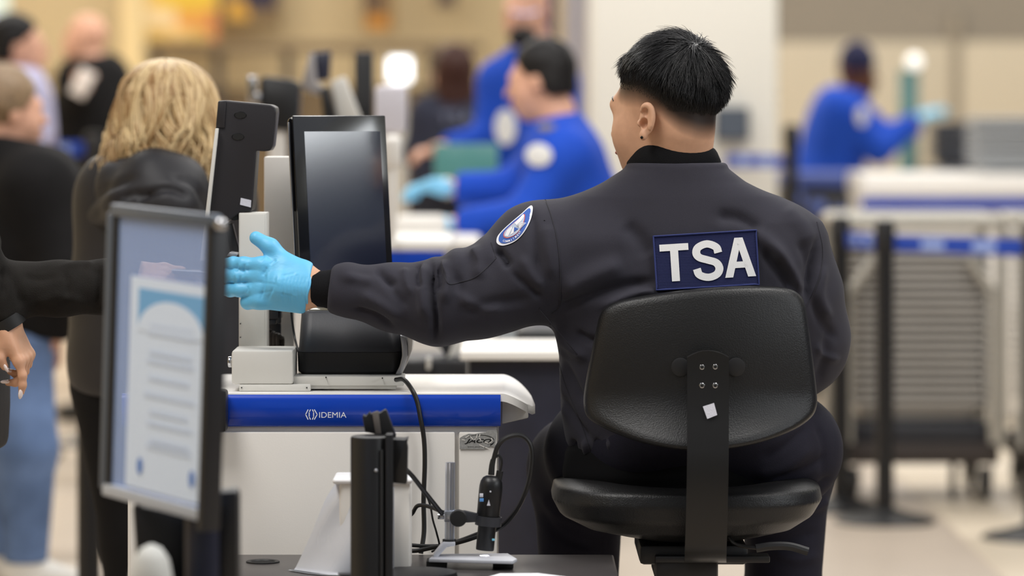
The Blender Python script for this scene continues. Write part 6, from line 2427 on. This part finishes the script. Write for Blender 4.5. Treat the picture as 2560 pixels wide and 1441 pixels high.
pole_w = obj('tapered_leg', lathe([(.022, 0), (.020, .05), (.013, .32), (.010, .40)], 20, (W(1272, 0, 8.3).x, 8.3, 0.0), (0, 0, 1)), M_OFFWHITE)
tag(pole_w, 'pale tapered floor leg beside the kiosk end', 'leg stand')
dk = thing('equipment_cabinet', 'black equipment cabinet with a tilted pale screen behind the reader', 'cabinet', (W(1080, 0, 9).x, 9.1, 0))
obj('cabinet_body', box((W(1085, 0, 9.1).x, 9.15, W(0, 900, 9).z / 2), (.16, .3, W(0, 900, 9).z), .01), mat('cabinet_black', rgb(18, 18, 22), .4), dk)
obj('tilted_screen', pprism([(1040, 836), (1100, 870), (1118, 900), (1180, 862), (1200, 800), (1100, 800)], 9.1, 9.13, .003), M_DGREY, dk)
obj('pale_edge', pprism([(1116, 901), (1132, 860), (1205, 830), (1190, 858)], 9.07, 9.1, .002), M_OFFWHITE, dk)
obj('pale_stub', pbox(1066, 1077, 895, 925, 8.95, 8.99, .003), M_OFFWHITE, dk)
for x0p, x1p, c_, lab in ((1196, 1240, M_OFFWHITE, 'off-white upright post under the outstretched sleeve, left of the steel one'), (1246, 1288, mat('steel_post', rgb(158, 164, 168), .4), 'steel grey upright post under the outstretched sleeve')):
    pst = obj('upright_post', join(box((W((x0p + x1p) / 2, 0, 10).x, 10, .46), (W(x1p, 0, 10).x - W(x0p, 0, 10).x, .05, .9), .008), box((W((x0p + x1p) / 2, 0, 10).x, 10, .006), (.044, .16, .012), .003)), c_)
    tag(pst, lab, 'post', 'uprights under the sleeve')
bkp = obj('black_case', box((W(1345, 0, 10.4).x, 10.4, .40), (.12, .3, .80), .02), M_BLACKCASE)
tag(bkp, 'black case standing behind the pale table edge', 'case')

# ---------------------------------------------------------------- far wall dressing
def poster(label, px0, px1, py0, py1, Y, blocks, base):
    t = thing('poster', label, 'poster', W((px0 + px1) / 2, py1, Y))
    b_ = obj('board', pbox(px0, px1, py0, py1, Y, Y + .04, .004), base, t)
    for i, (a0, a1, b0, b1, c_) in enumerate(blocks):
        obj('print_block', pbox(a0, a1, b0, b1, Y - .006 - .001 * i, Y), c_, t, smooth=False)
    return t


def pm(n, *c):
    return mat(n, rgb(*c), .7)


poster('yellow and orange wall poster right of the cream column', 356, 545, -220, 102, 28.6,
       [(395, 540, -200, 28, pm('p_yellow', 226, 190, 70)), (362, 440, 20, 66, pm('p_pale', 238, 214, 170)), (440, 520, 30, 72, pm('p_orange', 226, 160, 84)), (522, 542, 24, 100, pm('p_coral', 206, 128, 88)), (420, 470, 66, 98, pm('p_cream', 240, 206, 140))], pm('p_base', 230, 196, 120))
poster('dark poster with a yellow figure and navy corner', 556, 700, -220, 66, 28.6,
       [(570, 622, 4, 48, pm('p_amber', 208, 160, 64)), (612, 690, -200, 20, pm('p_navy', 36, 34, 66))], pm('p_brown', 132, 112, 84))
poster('brown wall picture with an amber spot', 905, 985, -220, 76, 28.6,
       [(918, 972, 40, 72, pm('p_amber2', 190, 128, 44)), (910, 960, -200, 30, pm('p_umber', 96, 76, 60))], pm('p_tan', 150, 122, 84))
poster('small dark wall picture high on the beige wall', 1090, 1140, -220, 18, 28.6, [(1096, 1134, -200, 10, pm('p_slate', 70, 62, 70))], pm('p_tan2', 120, 98, 76))
nb = obj('banner', pbox(1366, 1388, -240, 96, 17.6, 17.64, .004), pm('banner_navy', 44, 36, 92))
tag(nb, 'narrow navy banner hanging beside the white column', 'banner')
rl = thing('handrail', 'dark brown handrail running along the beige back wall', 'rail', (W(780, 0, 27).x, 27, 0))
xr0, xr1 = W(356, 0, 27).x, W(1210, 0, 27).x
zr = W(0, 118, 27).z
obj('top_rail', box(((xr0 + xr1) / 2, 27, zr), (xr1 - xr0, .12, .07), .01), mat('rail_brown', rgb(120, 104, 82), .6), rl)
for px in (390, 545, 720, 905, 1080):
    obj('rail_post', box((W(px, 0, 27).x, 27, zr / 2), (.07, .08, zr), .006), mat('rail_dark', rgb(70, 60, 50), .6), rl)
obj('lower_panel', box(((xr0 + xr1) / 2, 27.06, (zr - .28) / 2), (xr1 - xr0, .03, zr - .28), .005), mat('rail_panel', rgb(112, 94, 68), .7), rl)
ct = thing('shop_counter', 'low brown shop counter at the far left under the beige wall', 'counter', (W(200, 0, 26).x, 26, 0))
obj('counter_front', box((W(170, 0, 26).x - .05, 26.2, W(0, 165, 26).z / 2 - .1), (W(260, 0, 26).x - W(40, 0, 26).x, .5, W(0, 165, 26).z - .2), .02), mat('counter_olive', rgb(108, 94, 70), .6), ct)
obj('counter_ledge', box((W(170, 0, 26).x - .05, 26.2, W(0, 165, 26).z - .08), (W(260, 0, 26).x - W(40, 0, 26).x + .04, .56, .04), .01), mat('counter_ledge', rgb(110, 96, 74), .5), ct)
gl = thing('globe_lamp', 'round warm lamp standing low behind the streaked-hair woman', 'lamp', (W(115, 0, 21).x, 21, 0))
for px, py, rr_ in ((100, 300, .06), (135, 325, .055)):
    obj('glow_globe', sphere(W(px, py, 21), rr_, 18, 12), mat('warm_glow', rgb(250, 225, 170), .4, emit=((1, .85, .58, 1), 1.2)), gl)
obj('lamp_pole', cyl((W(118, 0, 21.1).x, 21.1, 0), (W(118, 0, 21.1).x, 21.1, W(0, 300, 21).z), .02, n=12), M_DARKPLASTIC, gl)
wm = thing('wall_monitor', 'tall pale screen at the top left corner', 'screen', (W(0, 0, 22).x, 22, 0))
obj('housing', box((W(0, 0, 22).x, 22, 1.05 + .6), (.11, .06, 1.0), .02), mat('pale_teal', rgb(196, 212, 206), .5), wm)
obj('screen_stand', box((W(0, 0, 22).x, 22.05, .6), (.05, .04, 1.2), .01), M_OFFWHITE, wm)
obj('screen_glow', box((W(-8, 0, 22).x, 21.965, W(0, 70, 22).z), (.08, .01, .12), .002), mat('violet_screen', rgb(120, 120, 235), .4, emit=((.4, .42, 1, 1), .8)), wm)
